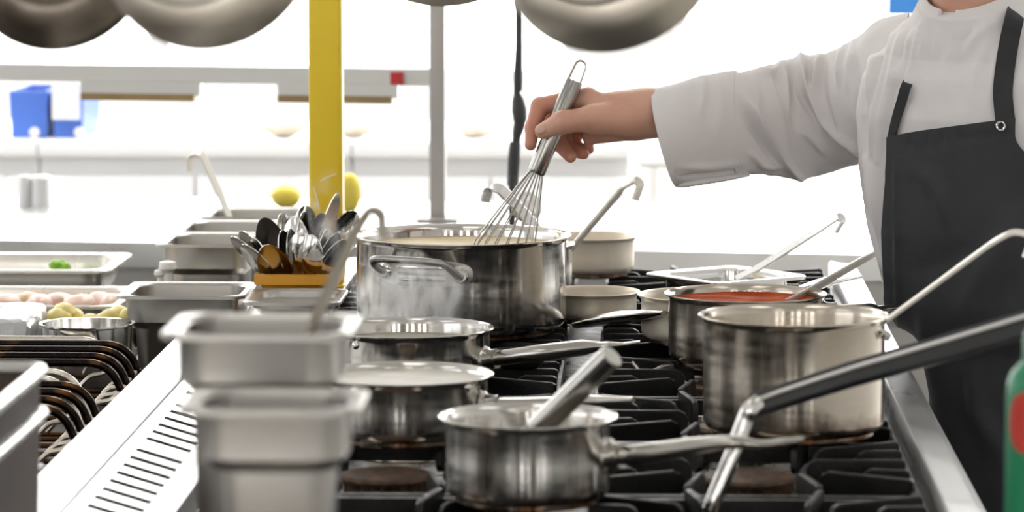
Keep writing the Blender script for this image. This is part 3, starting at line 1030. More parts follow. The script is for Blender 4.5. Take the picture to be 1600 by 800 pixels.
pot_ear(True)
pot_ear(False)
contents('cream_soup', 'creamy pale soup inside the large stockpot', 'soup', BX, BY, BR - 0.0035, BZR - 0.0135, 0.05, 'cream', 3, 0.0018)

# --- saucepan with tomato sauce
TX, TY = P(1165, 459, 4.02).x, 4.02
TR, TZ = 0.0838, P(1165, 457.5, 4.02).z
tp = pot('saucepan of red tomato sauce with a ladle in it', TX, TY, TR, TZ - GZ, 'pot_warm', rim=0.0045)
contents('tomato_sauce', 'red tomato sauce in the saucepan under the outstretched arm', 'sauce', TX, TY, TR - 0.003, TZ - 0.0078, 0.04, 'tomato', 5, 0.0022)
hz = TZ - 0.022
tube_handle(tp, [(TX + TR + 0.001, TY + 0.012, hz), (TX + TR + 0.05, TY + 0.02, hz + 0.004), tuple(P(1360, 484, 4.08)), tuple(P(1400, 480, 4.1))], [(0.010, 0.006), (0.009, 0.005), (0.010, 0.004), (0.007, 0.003)], collar=0.009)

# --- the deep pot in front of the chef
RXc, RYc = P(1241, 493, 3.52).x, 3.52
RR, RZt = 0.0862, P(1241, 491.5, 3.52).z
rpot = pot('deep satin steel pot with brown burnt stains near its base in front of the chef', RXc, RYc, RR, RZt - GZ, 'pot_warm', rim=0.0048, name='deep_pot', cat='pot')
contents('brown_gravy', 'brown gravy low inside the deep stained pot', 'gravy', RXc, RYc, RR - 0.003, GZ + 0.055, 0.034, 'brown_sauce', 6)
hd = Vector((0.80, -0.25, 0)).normalized()
tube_handle(rpot, [Vector((RXc, RYc, RZt - 0.018)) + hd * (RR + 0.001), Vector((RXc, RYc, RZt - 0.014)) + hd * (RR + 0.004)], [(0.010, 0.006), (0.010, 0.006)], name='handle_bracket')

# --- the small saucepan at the front
FX, FY_ = P(825, 650, 3.13).x, 3.13
FR, FZ = 0.0700, P(825, 649, 3.13).z
fp = pot('small satin saucepan nearest the lens with a steel whisk handle leaning in it', FX, FY_, FR, FZ - GZ, 'pot', rim=0.0062)
d0 = P(950, 712, 3.11)
tube_handle(fp, [tuple(d0), tuple(P(1000, 710, 3.09)), tuple(P(1070, 700, 3.08)), tuple(P(1140, 691, 3.07)), tuple(P(1190, 694, 3.07)), tuple(P(1225, 690, 3.07)), tuple(P(1256, 686, 3.07))],
            [(0.0070, 0.0080), (0.0078, 0.0088), (0.0085, 0.0080), (0.0085, 0.0060), (0.0075, 0.0036), (0.0075, 0.0032), (0.0050, 0.0025)], 'handle', collar=0.010)
contents('pale_broth', 'pale broth in the small front saucepan', 'broth', FX, FY_, FR - 0.003, GZ + 0.027, 0.008, 'broth', 7)

# --- two shallow pans by the vent
SX, SY_ = P(636, 512, 3.92).x, 3.92
SR, SZt = 0.0885, P(636, 511, 3.92).z
sp = pot('shallow steel saute pan with long shiny handle steaming before the stockpot', SX, SY_, SR, SZt - GZ, 'pot_clean', name='saute_pan', cat='pan', rim=0.0042)
tube_handle(sp, [tuple(P(758, 562, 3.89)), tuple(P(800, 557, 3.87)), tuple(P(850, 551, 3.85)), tuple(P(905, 544, 3.84)), tuple(P(945, 540, 3.83)), tuple(P(975, 538, 3.83)), tuple(P(1000, 534, 3.83))],
            [(0.0080, 0.0072), (0.0095, 0.0085), (0.0105, 0.0092), (0.0105, 0.0086), (0.0085, 0.0042), (0.0055, 0.0022), (0.0040, 0.0016)], 'handle', collar=0.0095)
for px in (562,):
    a = math.asin(max(-1, min(1, (px - 636) / (SR * FPX / 3.85))))
    nrm = Vector((math.sin(a), -math.cos(a), 0))
    rivet(sp, Vector((SX, SY_, P(px, 541, 3.84).z)) + nrm * SR, nrm, 0.0045)
contents('thin_soup', 'steaming thin soup in the shallow saute pan', 'soup', SX, SY_, SR - 0.003, SZt - 0.016, 0.018, 'broth', 8)

QX, QY = P(630, 586, 3.48).x, 3.48
QR, QZ = 0.0800, P(630, 583, 3.48).z
qp = pot('streaked steel pan with a pale milky rim behind the front containers', QX, QY, QR, QZ - GZ, 'pot', name='saucepan', rim=0.0055)
for px in (561, 738):
    a = math.asin(max(-1, min(1, (px - 630) / (QR * FPX / 3.4))))
    nrm = Vector((math.sin(a), -math.cos(a), 0))
    rivet(qp, Vector((QX, QY, P(px, 613, 3.40).z)) + nrm * QR, nrm, 0.0045)
contents('milky_sauce', 'pale milky sauce filling the pan behind the front containers', 'sauce', QX, QY, QR - 0.003, QZ - 0.006, 0.036, 'broth', 9)
hd = Vector((0.9, -0.3, 0)).normalized()
tube_handle(qp, [Vector((QX, QY, QZ - 0.026)) + hd * (QR + 0.001), Vector((QX, QY, QZ - 0.024)) + hd * (QR + 0.045), Vector((QX, QY, QZ - 0.018)) + hd * (QR + 0.10), Vector((QX, QY, QZ - 0.014)) + hd * (QR + 0.15)],
            [(0.008, 0.0065), (0.0095, 0.007), (0.010, 0.006), (0.006, 0.003)], collar=0.0085)

# --- small pans at the back
gx = P(925, 369, 4.9).x
gp = pot('tall steel pot with a beige reflection put into its colour behind the stockpot, in front of the back worktop', gx, 4.9, 0.056, P(925, 368, 4.9).z - GZ, 'beige_reflect_pot', name='soup_pot', cat='pot', rim=0.0035)
hx = P(926, 454, 4.40).x
hp = pot('low small pan behind the big handles beside the stockpot', hx, 4.40, 0.0525, P(926, 454, 4.40).z - GZ, 'beige_reflect_pot', rim=0.0042)
tube_handle(hp, [tuple(P(902, 507, 4.346)), tuple(P(930, 502, 4.31)), tuple(P(965, 497, 4.24)), tuple(P(1005, 492, 4.16)), tuple(P(1038, 489, 4.10))],
            [(0.0075, 0.0050), (0.0105, 0.0070), (0.012, 0.0080), (0.010, 0.006), (0.005, 0.0025)])
o = MB().tube(catmull([P(872, 500, 4.39), P(888, 487, 4.39), P(930, 461, 4.40)], 6), 0.0024, 10).build('stirring_stick', M['polished'], origin=P(872, 500, 4.39))
tag(o, 'thin pale stick leaning in the low small pan beside the stockpot', 'stick')
ix_ = 0.063
ip = pot('small straight saucepan half hidden behind the tomato saucepan', ix_, 4.21, 0.0655, P(1060, 459, 4.21).z - GZ, 'beige_reflect_pot', rim=0.0045)
izt = P(1060, 459, 4.21).z
tube_handle(ip, [(ix_ + 0.058, 4.245, izt - 0.016), (ix_ + 0.11, 4.28, izt - 0.008), tuple(P(1290, 441, 4.33)), tuple(P(1340, 432, 4.37))], [(0.009, 0.006), (0.0105, 0.006), (0.013, 0.005), (0.008, 0.003)], 'polished', collar=0.009)
kx = P(812, 430, 4.63).x
kp = pot('round steel pot hidden behind the stockpot holding two ladles', kx, 4.63, 0.066, 0.07, 'pot_warm', rim=0.004)


# --- rounded rectangular gastronorm containers
def rrect(cx, cy, hx, hy, r, z, n=7):
    pts = []
    for sx, sy, a0 in ((1, 1, 0), (-1, 1, PI / 2), (-1, -1, PI), (1, -1, 1.5 * PI)):
        for k in range(n):
            a = a0 + PI / 2 * k / (n - 1)
            pts.append((cx + sx * (hx - r) + r * math.cos(a), cy + sy * (hy - r) + r * math.sin(a), z))
    return pts


def container(label, cx, cy, w, l, zb, zt, rot=0.0, m='gn', step=True, fl=0.011, taper=0.0035, group='steel containers', cat='container', name='steel_container', r=0.024):
    """Steel kitchen container: turned-down flange, stacking shoulder, tapering walls."""
    hx, hy = w / 2, l / 2
    bx, by = hx - fl, hy - fl
    H = zt - zb
    sh = min(0.034, H * 0.35)
    st = 0.0085 if step else 0.0005
    o = [(hx, hy, zt - 0.0045, 0.017), (hx, hy, zt - 0.0012, 0.017), (hx - 0.0012, hy - 0.0012, zt, 0.017), (bx + 0.003, by + 0.003, zt - 0.0008, r), (bx, by, zt - 0.004, r)]
    inn = [(bx - 0.001, by - 0.001, zt - sh, r), (bx - st - 0.001, by - st - 0.001, zt - sh - 0.007, r), (bx - st - taper, by - st - taper, zb + 0.010, r), (bx - st - taper - 0.008, by - st - taper - 0.008, zb + 0.0015, r), (0.004, 0.004, zb + 0.0012, 0.003)]
    w_ = 0.0012
    out = [(hx - 0.0012, hy - 0.0012, zt - 0.0045, 0.017), (hx - 0.0012, hy - 0.0012, zt - 0.0015, 0.017), (bx + 0.002, by + 0.002, zt - 0.003, r), (bx + w_, by + w_, zt - 0.007, r), (bx + w_, by + w_, zt - sh, r), (bx - st + w_, by - st + w_, zt - sh - 0.009, r), (bx - st - taper + w_, by - st - taper + w_, zb + 0.010, r), (bx - st - taper - 0.007, by - st - taper - 0.007, zb, r), (0.004, 0.004, zb, 0.003)]
    seq = out[::-1] + o + inn
    mb = MB()
    mb.rings([rrect(0, 0, a, b, min(c, a * 0.9, b * 0.9), z) for a, b, z, c in seq])
    ca, sa = math.cos(rot), math.sin(rot)
    mb.v = [(cx + x * ca - y * sa, cy + x * sa + y * ca, z) for x, y, z in mb.v]
    ob = mb.build(name, M[m], origin=(cx, cy, zb), smooth=40)
    return tag(ob, label, cat, group)


def gn_px(label, pxc, pyc, y, wpx, l, zb, **k):
    p = P(pxc, pyc, y)
    return container(label, p.x, y, wpx * y / FPX, l, zb, p.z, **k), p


gn_px('tall blurred steel container holding the curved ladle, close to the lens', 411, 505, 2.50, 297, 0.125, GZ)
gn_px('blurred steel container closest to the lens, in front of the one with the curved ladle', 429, 622, 2.33, 287, 0.100, GZ)
gn_px('deep steel container standing at the end of the bright rail', 293, 451, 4.55, 200, 0.16, SZ)
gn_px('steel container beside the cutlery tub reflecting its orange', 331, 372, 5.0, 158, 0.17, SZ)
gn_px('steel container second in the line, behind the one reflecting orange', 360, 352, 5.22, 160, 0.17, SZ)
gn_px('farthest steel container in the line, with a hooked ladle in it', 400, 331, 5.43, 160, 0.16, SZ)
gn_px('steel container directly in front of the orange cutlery tub', 463, 461, 4.415, 152, 0.15, 0.9506, taper=0.004)
jp = P(1135, 428, 4.55)
container('pale square steel container set cornerwise behind the tomato saucepan', jp.x, 4.58, 0.150, 0.150, GZ, P(1135, 428, 4.58).z, rot=math.radians(38), m='polished', taper=0.003, step=False, fl=0.016)

# trays with food
tr = P(190, 408, 5.24)
container('long pale tray with a green herb in it behind the meat tray', tr.x - 0.225, 5.24, 0.45, 0.24, 0.885, P(100, 408, 5.24).z, m='pale_tray', taper=0.004, step=False, fl=0.018, cat='tray', name='food_tray', group='food trays', r=0.03)
tag(MB().box((tr.x - 0.43, 5.14, SZ), (tr.x - 0.02, 5.34, 0.8845), 0.004).build('rack_board', M['grey_steel'], origin=(tr.x - 0.2, 5.24, SZ)), 'grey board under the long tray with the green herb', 'board')
p = P(90, 412, 5.20)
hm = MB()
for k in range(9):
    l_ = lump((p.x + rng.uniform(-.012, .012), 5.22 + rng.uniform(-.01, .01), 0.912 + rng.uniform(0, .016)), (0.008, 0.008, 0.007), 70 + k, 0.2, 2)
    hm.add(l_.v, l_.f)
hm.add(*[x for x in (lambda q: (q.v, q.f))(lump((p.x, 5.22, 0.903), (0.017, 0.014, 0.014), 80, 0.15, 2))])
tag(hm.build('herb_sprig', M['herb'], origin=(p.x, 5.22, 0.886), smooth=60), 'small bright green herb sprig in the long tray', 'herb')
mt = P(203, 462, 4.86)
mz = P(100, 462, 4.86).z
container('long steel tray of pale pink meat pieces', mt.x - 0.225, 4.86, 0.45, 0.23, SZ, mz, m='pale_tray', taper=0.005, step=False, fl=0.013, cat='tray', name='food_tray', group='food trays', r=0.03)
for k, (px, m_, a) in enumerate(((8, 'meat', 0.03), (36, 'meat_brown', 0.026), (62, 'meat', 0.026), (88, 'meat', 0.028), (122, 'meat', 0.03), (150, 'meat', 0.026), (172, 'meat', 0.018))):
    q = P(px, 462, 4.84)
    lab = ('pale pink meat piece at the frame edge of the tray', 'browned meat piece in the meat tray', 'pale meat piece touching the browned one', 'pale meat piece below the green herb', 'large pink meat piece in the middle of the tray',
           'pink meat piece next to last in the tray', 'smallest meat piece at the corner of the tray')[k]
    tag(lump((q.x, 4.845 + 0.02 * (k % 2), mz - 0.013), (a * 0.9, 0.038, 0.017), 90 + k, 0.14).build('meat_piece', M[m_], origin=(q.x, 4.845, mz - 0.03)), lab, 'meat', 'meat pieces in the tray')
    tag(lump((q.x, 4.85, mz - 0.045), (a * 0.9, 0.045, 0.016), 190 + k, 0.1).build('meat_piece', M['meat'], origin=(q.x, 4.85, mz - 0.062)), 'meat piece underneath, ' + lab, 'meat', 'lower meat pieces in the tray')

# bowl and potatoes
bx_, by_ = P(136, 506, 4.40).x, 4.40
bz = P(136, 505, 4.40).z
bt = MB().lathe([(0, 0), (0.03, 0), (0.045, 0.012), (0.0525, 0.04), (0.054, bz - SZ - 0.003), (0.0575, bz - SZ - 0.001), (0.0575, bz - SZ + 0.0008), (0.0535, bz - SZ), (0.0515, 0.04), (0.044, 0.014), (0.03, 0.002), (0, 0.002)], (bx_, by_, SZ), 64).build('steel_bowl', M['polished'], origin=(bx_, by_, SZ))
tag(bt, 'shining round steel bowl in front of the potatoes', 'bowl')
px0 = P(140, 500, 4.6)
container('flat steel tray of yellow potatoes behind the round bowl', px0.x - 0.018, 4.60, 0.172, 0.125, SZ, P(140, 502, 4.6).z, m='gn', taper=0.003, step=False, cat='tray', name='food_tray', group='food trays', r=0.02)
pot_l = ('nearest the wrapped packet', 'on top of the heap by the wrapped packet', 'at the foot of the heap by the wrapped packet', 'between the two heaps', 'first of the heap by the deep container', 'highest by the deep container', 'touching the deep container', 'tucked low behind the bowl')
for k, (px, py, r) in enumerate(((92, 497, 0.016), (100, 488, 0.015), (114, 496, 0.015), (142, 503, 0.013), (172, 497, 0.014), (186, 493, 0.015), (203, 495, 0.014), (158, 502, 0.012))):
    q = P(px, py, 4.60 + 0.012 * (k % 3 - 1))
    tag(lump((q.x, 4.6 + 0.012 * (k % 3 - 1), q.z), (r, r * 1.1, r * 0.85), 110 + k, 0.12).build('potato', M['potato'], origin=(q.x, 4.6, q.z - r)), 'yellow boiled potato ' + pot_l[k], 'potato', 'potatoes in the tray')
    tag(lump((q.x + 0.004, 4.605, q.z - 0.026), (r * 1.15, r * 1.4, r * 0.95), 150 + k, 0.1).build('potato', M['potato'], origin=(q.x, 4.6, q.z - 0.04)), 'potato underneath the one ' + pot_l[k], 'potato', 'lower potatoes in the tray')

# film-wrapped packet
wp = P(84, 486, 4.53)
mb = MB()
bm = bmesh.new()
bmesh.ops.create_cube(bm, size=1)
bmesh.ops.subdivide_edges(bm, edges=bm.edges[:], cuts=14, use_grid_fill=True)
bm.verts.index_update()
vv = np.array([v.co[:] for v in bm.verts])
zt_ = P(40, 470, 4.62).z
cen = np.array([wp.x - 0.152, 4.53, (SZ + zt_) / 2])
siz = np.array([0.29, 0.19, zt_ - SZ + 0.006])
sup = np.sign(vv) * np.minimum(np.abs(vv), 0.5)
rad = (np.abs(vv * 2) ** 14).sum(1) ** (1 / 14)
vv2 = vv / rad[:, None] * 0.93
w3 = vv2 * siz + cen
w3 += 0.0048 * np.stack([noise3(w3 * 55, 3), noise3(w3 * 55, 4), noise3(w3 * np.array([40, 70, 40]), 5)], 1)
w3[:, 2] = np.maximum(w3[:, 2], SZ + 0.0005)
mb.add(w3.tolist(), [[v.index for v in f.verts] for f in bm.faces])
bm.free()
tag(mb.build('wrapped_packet', M['film'], origin=(cen[0], cen[1], SZ), smooth=25), 'packet wrapped in crinkled white cling film beside the round bowl', 'packet')

# little white lid handles between containers
for k, (px, py, r) in enumerate(((262, 415, 0.012), (250, 426, 0.008))):
    q = P(px, py, 4.85)
    tag(MB().lathe([(0, 0), (r * 0.6, 0), (r * 0.5, q.z - SZ - r * 0.8), (r, q.z - SZ - r * 0.3), (r * 0.9, q.z - SZ + r * 0.4), (0, q.z - SZ + r * 0.6)], (q.x, 4.85, SZ), 20).build('bottle_stopper', M['white_pot'], origin=(q.x, 4.85, SZ)),
        ('larger', 'smaller')[k] + ' white rounded stopper beside the container reflecting orange', 'stopper')


# ================================================================== LADLES
def ladle(label, path, width, thick, side, bowl=None, m='handle', cat='ladle', name='ladle', rnd=0.02, wend=None):
    path = [Vector(p) for p in path]
    org = Vector(bowl[0]) if bowl else path[0]
    t = thing(name, label, cat, org)
    pts = fillet(path, rnd, 8)
    # even out long straight runs
    MB().ribbon(pts, side, width, thick).build('handle', M[m], t)
    if bowl:
        c, R = Vector(bowl[0]), bowl[1]
        prof = []
        for k in range(9):
            a = PI / 2 * k / 8
            prof.append((R * math.sin(a), R - R * math.cos(a)))
        for k in range(9):
            a = PI / 2 * (1 - k / 8)
            prof.append(((R - 0.0015) * math.sin(a), R - (R - 0.0015) * math.cos(a)))
        MB().lathe(prof, c, 32).build('bowl', M[m], t)
    return t


OBL = (0.55, 0.75, 0.35)
# curved ladle in the near container
ladle('dark curved steel ladle standing in the near blurred container', [P(470, 560, 2.51), P(490, 505, 2.525), P(560, 352, 2.58), P(578, 328, 2.59), P(596, 332, 2.595), P(598, 372, 2.595)], 0.0095, 0.005, (0.5, 0.8, 0.25),
      (P(455, 640, 2.50), 0.024), 'dull_steel', rnd=0.014)
# hooked ladle in the farthest container
ladle('slim ladle with a square hook standing in the farthest container', [P(362, 350, 5.42), P(354, 328, 5.42), P(316, 240, 5.42), P(297, 241, 5.42), P(297, 268, 5.42)], 0.0125, 0.0035, OBL, (P(372, 385, 5.42), 0.026), 'pale_ladle', rnd=0.008)
# white ladles in the hidden pot
ladle('shiny ladle leaning towards the gantry with its hook up, seen through the whisk', [P(860, 400, 4.63), P(835, 352, 4.65), P(782, 294, 4.65), P(764, 293, 4.65), P(757, 316, 4.65)], 0.016, 0.0035, (0.7, 0.5, 0.3), None, 'white_steel', rnd=0.012)
sp0, sp1 = P(822, 322, 4.70), P(810, 405, 4.64)
t = thing('serving_spoon', 'bright serving spoon with its round bowl up, behind the whisk wires', 'spoon', sp1)
prof = [(0, 0)] + [(0.020 * math.sin(PI / 2 * k / 6), 0.007 * (1 - math.cos(PI / 2 * k / 6))) for k in range(1, 7)] + [(0.019 * math.sin(PI / 2 * k / 6), 0.001 + 0.0068 * (1 - math.cos(PI / 2 * k / 6))) for k in range(6, 0, -1)] + [(0, 0.001)]
MB().lathe(prof, sp0 + Vector((0, -0.004, 0)), 28, axis=(0.1, 0.95, -0.2)).build('bowl', M['white_steel'], t)
MB().ribbon([sp0 + Vector((0, 0, -0.018)), sp0.lerp(sp1, 0.5), sp1], (1, 0.2, 0), 0.010, 0.003).build('handle', M['polished'], t)
ladle('long pale ladle with a curled hook rising behind the stockpot towards the cuff', [P(836, 450, 4.63), P(886, 396, 4.66), P(975, 292, 4.70), P(994, 281, 4.70), P(1001, 288, 4.70), P(992, 312, 4.70)], 0.014, 0.004, (0.62, 0.55, 0.5), None, 'pale_ladle', rnd=0.012)
# ladle in the square container
ladle('thin faint ladle hooking up out of the pale square container', [P(1150, 436, 4.58), P(1188, 417, 4.58), P(1290, 352, 4.60), P(1312, 338, 4.60), P(1317, 346, 4.60), P(1306, 364, 4.60)], 0.014, 0.003, (0.55, 0.6, 0.6), None, 'white_steel', rnd=0.010)
# ladle in the tomato saucepan
ladle('flat pale ladle handle rising from the tomato sauce towards the chef', [P(1195, 492, 3.99), P(1242, 468, 4.03), P(1372, 392, 4.33), P(1388, 383, 4.37)], 0.012, 0.0035, (0.45, 0.5, 0.7), (P(1190, 506, 4.0), 0.018), 'pale_ladle')
# ladle in the deep pot
ladle('long thin ladle with a bent hook rising from the deep pot across the dark apron', [P(1320, 545, 3.52), P(1386, 500, 3.49), P(1552, 378, 3.45), P(1584, 361, 3.45), P(1612, 368, 3.45), P(1600, 402, 3.45)], 0.0088, 0.0038, (0.35, 0.8, 0.45), (P(1300, 560, 3.52) + Vector((0, 0, -0.012)), 0.026), 'pale_ladle', rnd=0.016)

# big black-handled ladle in front
t = thing('skimmer', 'large blurred ladle with a flat black handle crossing before the deep pot', 'skimmer', P(1112, 790, 3.13))
MB().ribbon([P(1178, 634, 3.15), P(1215, 622, 3.15), P(1330, 585, 3.15), P(1480, 543, 3.15), P(1610, 505, 3.15), P(1720, 473, 3.15)], (0.05, 0.30, 0.95), [0.020, 0.021, 0.022, 0.0235, 0.0245, 0.025], 0.011).build('handle', M['black_handle'], t)
MB().tube(catmull([P(1186, 628, 3.146), P(1172, 640, 3.14), P(1163, 660, 3.14), P(1143, 715, 3.135), P(1118, 775, 3.13), P(1110, 797, 3.13)], 6), 0.0072, 14, flat=(1.0, 0.7), up=(0, 1, 0)).build('neck', M['polished'], t)
MB().ribbon([P(1180, 624, 3.148), P(1215, 611, 3.148), P(1330, 573, 3.148), P(1480, 529, 3.148), P(1610, 490, 3.148), P(1720, 457, 3.148)], (0.1, 0.95, 0.25), 0.013, 0.003).build('handle_top_sheen', M['grey_steel'], t)  # pale strip added for the sheen along the handle's upper face

# whisk tube in the front saucepan
def whisk(label, top, bot, r, wire_len, wire_r, n=8, hang=True, wr=0.00078, dip=None):
    top, bot = Vector(top), Vector(bot)
    ax = (bot - top).normalized()
    t = thing('whisk', label, 'whisk', bot)
    L_ = (bot - top).length
    prof = [(0, 0), (r * 0.92, 0), (r, 0.0012), (r, L_ - 0.004), (r * 0.97, L_ - 0.002), (r * 0.9, L_), (r * 0.86, L_ + 0.0008), (0, L_ + 0.0008)]
    MB().lathe(prof, top, 48, axis=ax).build('handle', M['whisk_handle'], t)
    u = ax.orthogonal().normalized()
    w = ax.cross(u)
    if hang:
        d = (u * (u.dot(Vector((1, 0, 0)))) + w * (w.dot(Vector((1, 0, 0))))).normalized()
        pts = [top + d * 0.0075 + ax * 0.006]
        for k in range(0, 13):
            a = PI * k / 12
            pts.append(top - ax * (0.0175 + 0.006 * math.sin(a)) + d * (0.0062 * math.cos(a)))
        pts.append(top - d * 0.0075 + ax * 0.006)
        MB().tube(pts, 0.0012, 10).build('hanging_loop', M['handle'], t)
    for k in range(n):
        a = PI * k / n + 0.2
        d = u * math.cos(a) + w * math.sin(a)
        pts = []
        for j in range(29):
            s = j / 28 * 2 - 1            # -1..1 over the loop
            q = 1 - abs(s)                # 0 at the handle, 1 at the far end of the loop
            rad = r * 0.66 + (wire_r - r * 0.66) * (q / 0.72) ** 0.92 if q < 0.72 else wire_r * max(0.0, 1 - ((q - 0.72) / 0.28) ** 2.2) ** 0.5
            z = wire_len * q - (k % 3) * 0.0015 * q
            pts.append(bot + ax * (z - 0.002) + d * (rad * (1 if s < 0 else -1)))
        MB().tube(pts, wr, 6).build('wire', M['wire'], t)
    return t


whisk('steel whisk with a thick tube handle leaning in the small front saucepan', P(957, 556, 3.09), P(836, 675, 3.125), 0.0108, 0.055, 0.020, 6, hang=False)

# the whisk in the chef's hand
WY = 4.27
W_TOP, W_BOT = P(898, 125, WY), P(838, 270, WY)
whisk('steel wire whisk held upright in the hand, stirring the stockpot', W_TOP, W_BOT, 0.0105, 0.142, 0.036, 9)

# ================================================================== CUTLERY TUB
tb = P(462, 431, 4.57)
tz0, tz1 = 0.9506, P(462, 429, 4.52).z
open_bin('cutlery_tub', 'orange plastic tub full of upright spoons', 'tub', P(408, 431, 4.52).x, P(518, 431, 4.52).x, 4.52, 4.62, tz0, tz1, M['orange'], 0.003, 0.006)
tcx, tcy = (P(408, 431, 4.52).x + P(518, 431, 4.52).x) / 2, 4.57


def spoon(label, px, py, y, tilt_face, roll, big=1.0, m='polished', base_dx=0.0, knife=False):
    c = P(px, py, y)
    b = Vector((tcx + base_dx, tcy + (y - 4.57) * 0.5, tz0 + 0.006))
    ax = (c - b).normalized()
    fwd = Vector((math.sin(roll), -math.cos(roll), 0))
    fwd = (fwd - ax * fwd.dot(ax)).normalized()
    sd = ax.cross(fwd)
    L_, Wd, D = 0.030 * big, 0.0195 * big, 0.008 * big
    mb = MB()
    n = 24
    rings = []
    if knife:
        L_, Wd, D = 0.034 * big, 0.009, 0.0
    prof = [0.02, 0.35, 0.62, 0.82, 0.95, 1.0]
    for s, off in ((1, 0.0), (-1, 0.0012)):
        for q in (prof if s == 1 else prof[::-1]):
            ring = []
            for j in range(n):
                a = 2 * PI * j / n
                x, z = math.cos(a) * q * Wd * (1 - 0.18 * math.sin(a)), math.sin(a) * q * L_
                d = -D * (1 - q * q) * 1.0 + off
                ring.append(c + sd * x + ax * z + fwd * (d + tilt_face * z * 0.15))
            rings.append(ring)
    mb.rings(rings)
    t = thing('spoon' if not knife else 'table_knife', label, 'spoon' if not knife else 'knife', b, 'cutlery in the orange tub')
    mb.build('bowl' if not knife else 'blade', M[m], t, smooth=60)
    neck = c - ax * (L_ * 0.96)
    pts = [neck, neck.lerp(b, 0.15) + fwd * -0.002, neck.lerp(b, 0.6), b]
    MB().ribbon(catmull(pts, 5), sd, [0.0045 + 0.006 * max(0, k / 15 - 0.2) for k in range(16)], 0.0018).build('handle', M[m], t)
    return t


SP = [('spoon low at the outer corner of the tub', 400, 406, 4.53, 0.2, -0.8, 0.9, -0.014), ('small silver spoon just above the orange one', 436, 388, 4.57, 0.1, 0.8, 0.95, -0.008), ('spoon with its back out behind the edge-on pair', 462, 376, 4.575, 0, 2.7, 1.0, 0.0),
      ('spoon with its back out near the middle front', 484, 400, 4.535, 0, 2.8, 0.95, 0.006), ('tall silver spoon behind the dark ones', 478, 356, 4.61, 0, 0.6, 0.95, 0.006), ('pale spoon beside the white-bright knife', 508, 378, 4.60, 0, 0.5, 0.95, 0.012),
      ('pale spoon low at the tub corner by the curved ladle', 522, 404, 4.54, -0.2, 0.8, 0.95, 0.016),
      ('large spoon with its hollow side out, glowing orange', 427, 414, 4.525, 0.0, 0.15, 1.02, -0.012), ('dark oval spoon leaning outwards above the orange one', 421, 374, 4.56, 0.3, 0.5, 0.95, -0.012),
      ('spoon leaning farthest over the tub edge', 384, 392, 4.57, 0.2, -1.1, 0.85, -0.012), ('spoon second from the outer edge', 395, 386, 4.585, 0.2, -1.0, 0.85, -0.012), ('spoon third from the outer edge', 407, 390, 4.55, 0.2, -1.1, 0.8, -0.01),
      ('silver spoon behind the dark oval one', 447, 366, 4.60, 0, 0.9, 0.9, -0.004), ('spoon seen edge on beside the orange one', 446, 392, 4.545, 0, 1.15, 0.9, -0.004), ('second edge-on spoon beside the orange one', 457, 392, 4.55, 0, 1.25, 0.95, 0.0),
      ('silver spoon with its back out in the middle of the tub', 470, 398, 4.54, 0, 3.0, 1.0, 0.003), ('spoon showing its narrow bright edge above the middle', 474, 368, 4.58, 0, 1.2, 1.0, 0.003), ('dark spoon behind the middle of the tub', 488, 374, 4.60, 0, 0.7, 0.9, 0.006),
      ('second dark spoon towards the stockpot', 497, 368, 4.59, 0, 0.9, 0.95, 0.009), ('pale edge-on spoon near the tub corner', 501, 392, 4.55, 0, 1.3, 0.95, 0.012), ('pale spoon at the tub corner', 514, 396, 4.56, 0, 1.0, 0.95, 0.014),
      ('spoon leaning out furthest towards the stockpot', 540, 362, 4.60, -0.6, 0.4, 0.95, 0.016)]
for lab, px, py, y, tf, ro, bg, dx in SP:
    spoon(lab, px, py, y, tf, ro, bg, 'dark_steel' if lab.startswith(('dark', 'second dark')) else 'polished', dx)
spoon('tall narrow white-bright knife rising highest from the tub', 514, 352, 4.585, 0, 0.3, 1.25, 'polished', 0.010, True)


# ================================================================== SCORCHED ROD FRAMES BESIDE THE RAIL
def rod_frame(label, px, py, xr, zt, y, m, r=0.0046, xl=-1.0):
    t = thing('wire_rack', label, 'rack', (xr, y, SZ), 'steel rod frames beside the rail')
    lean = 0.022
    pts = [(xl, y, SZ + r), (xl, y, zt), (xr - 0.004, y, zt), (xr + lean, y, SZ + r)]
    MB().tube(fillet([Vector(p) for p in pts], 0.028, 9), r, 12, up=(0, 1, 0)).build('bent_rod', M[m], t)
    MB().tube([(xl, y, SZ + 0.012), (xr + lean - 0.004, y, SZ + 0.012)], r * 0.6, 8).build('lower_bar', M['scorched'], t)
    for k in range(1):
        q = (xr - 0.018 - 0.05 * k, y - 0.006, SZ + 0.03)
        MB().tube(catmull([(q[0] + 0.028, y, SZ + 0.045), (q[0] + 0.015, y - 0.006, SZ + 0.034), q, (q[0] - 0.015, y - 0.004, SZ + 0.016)], 5), 0.003, 8).build('spacer_clip', M['bright_rod'], t)
    return t


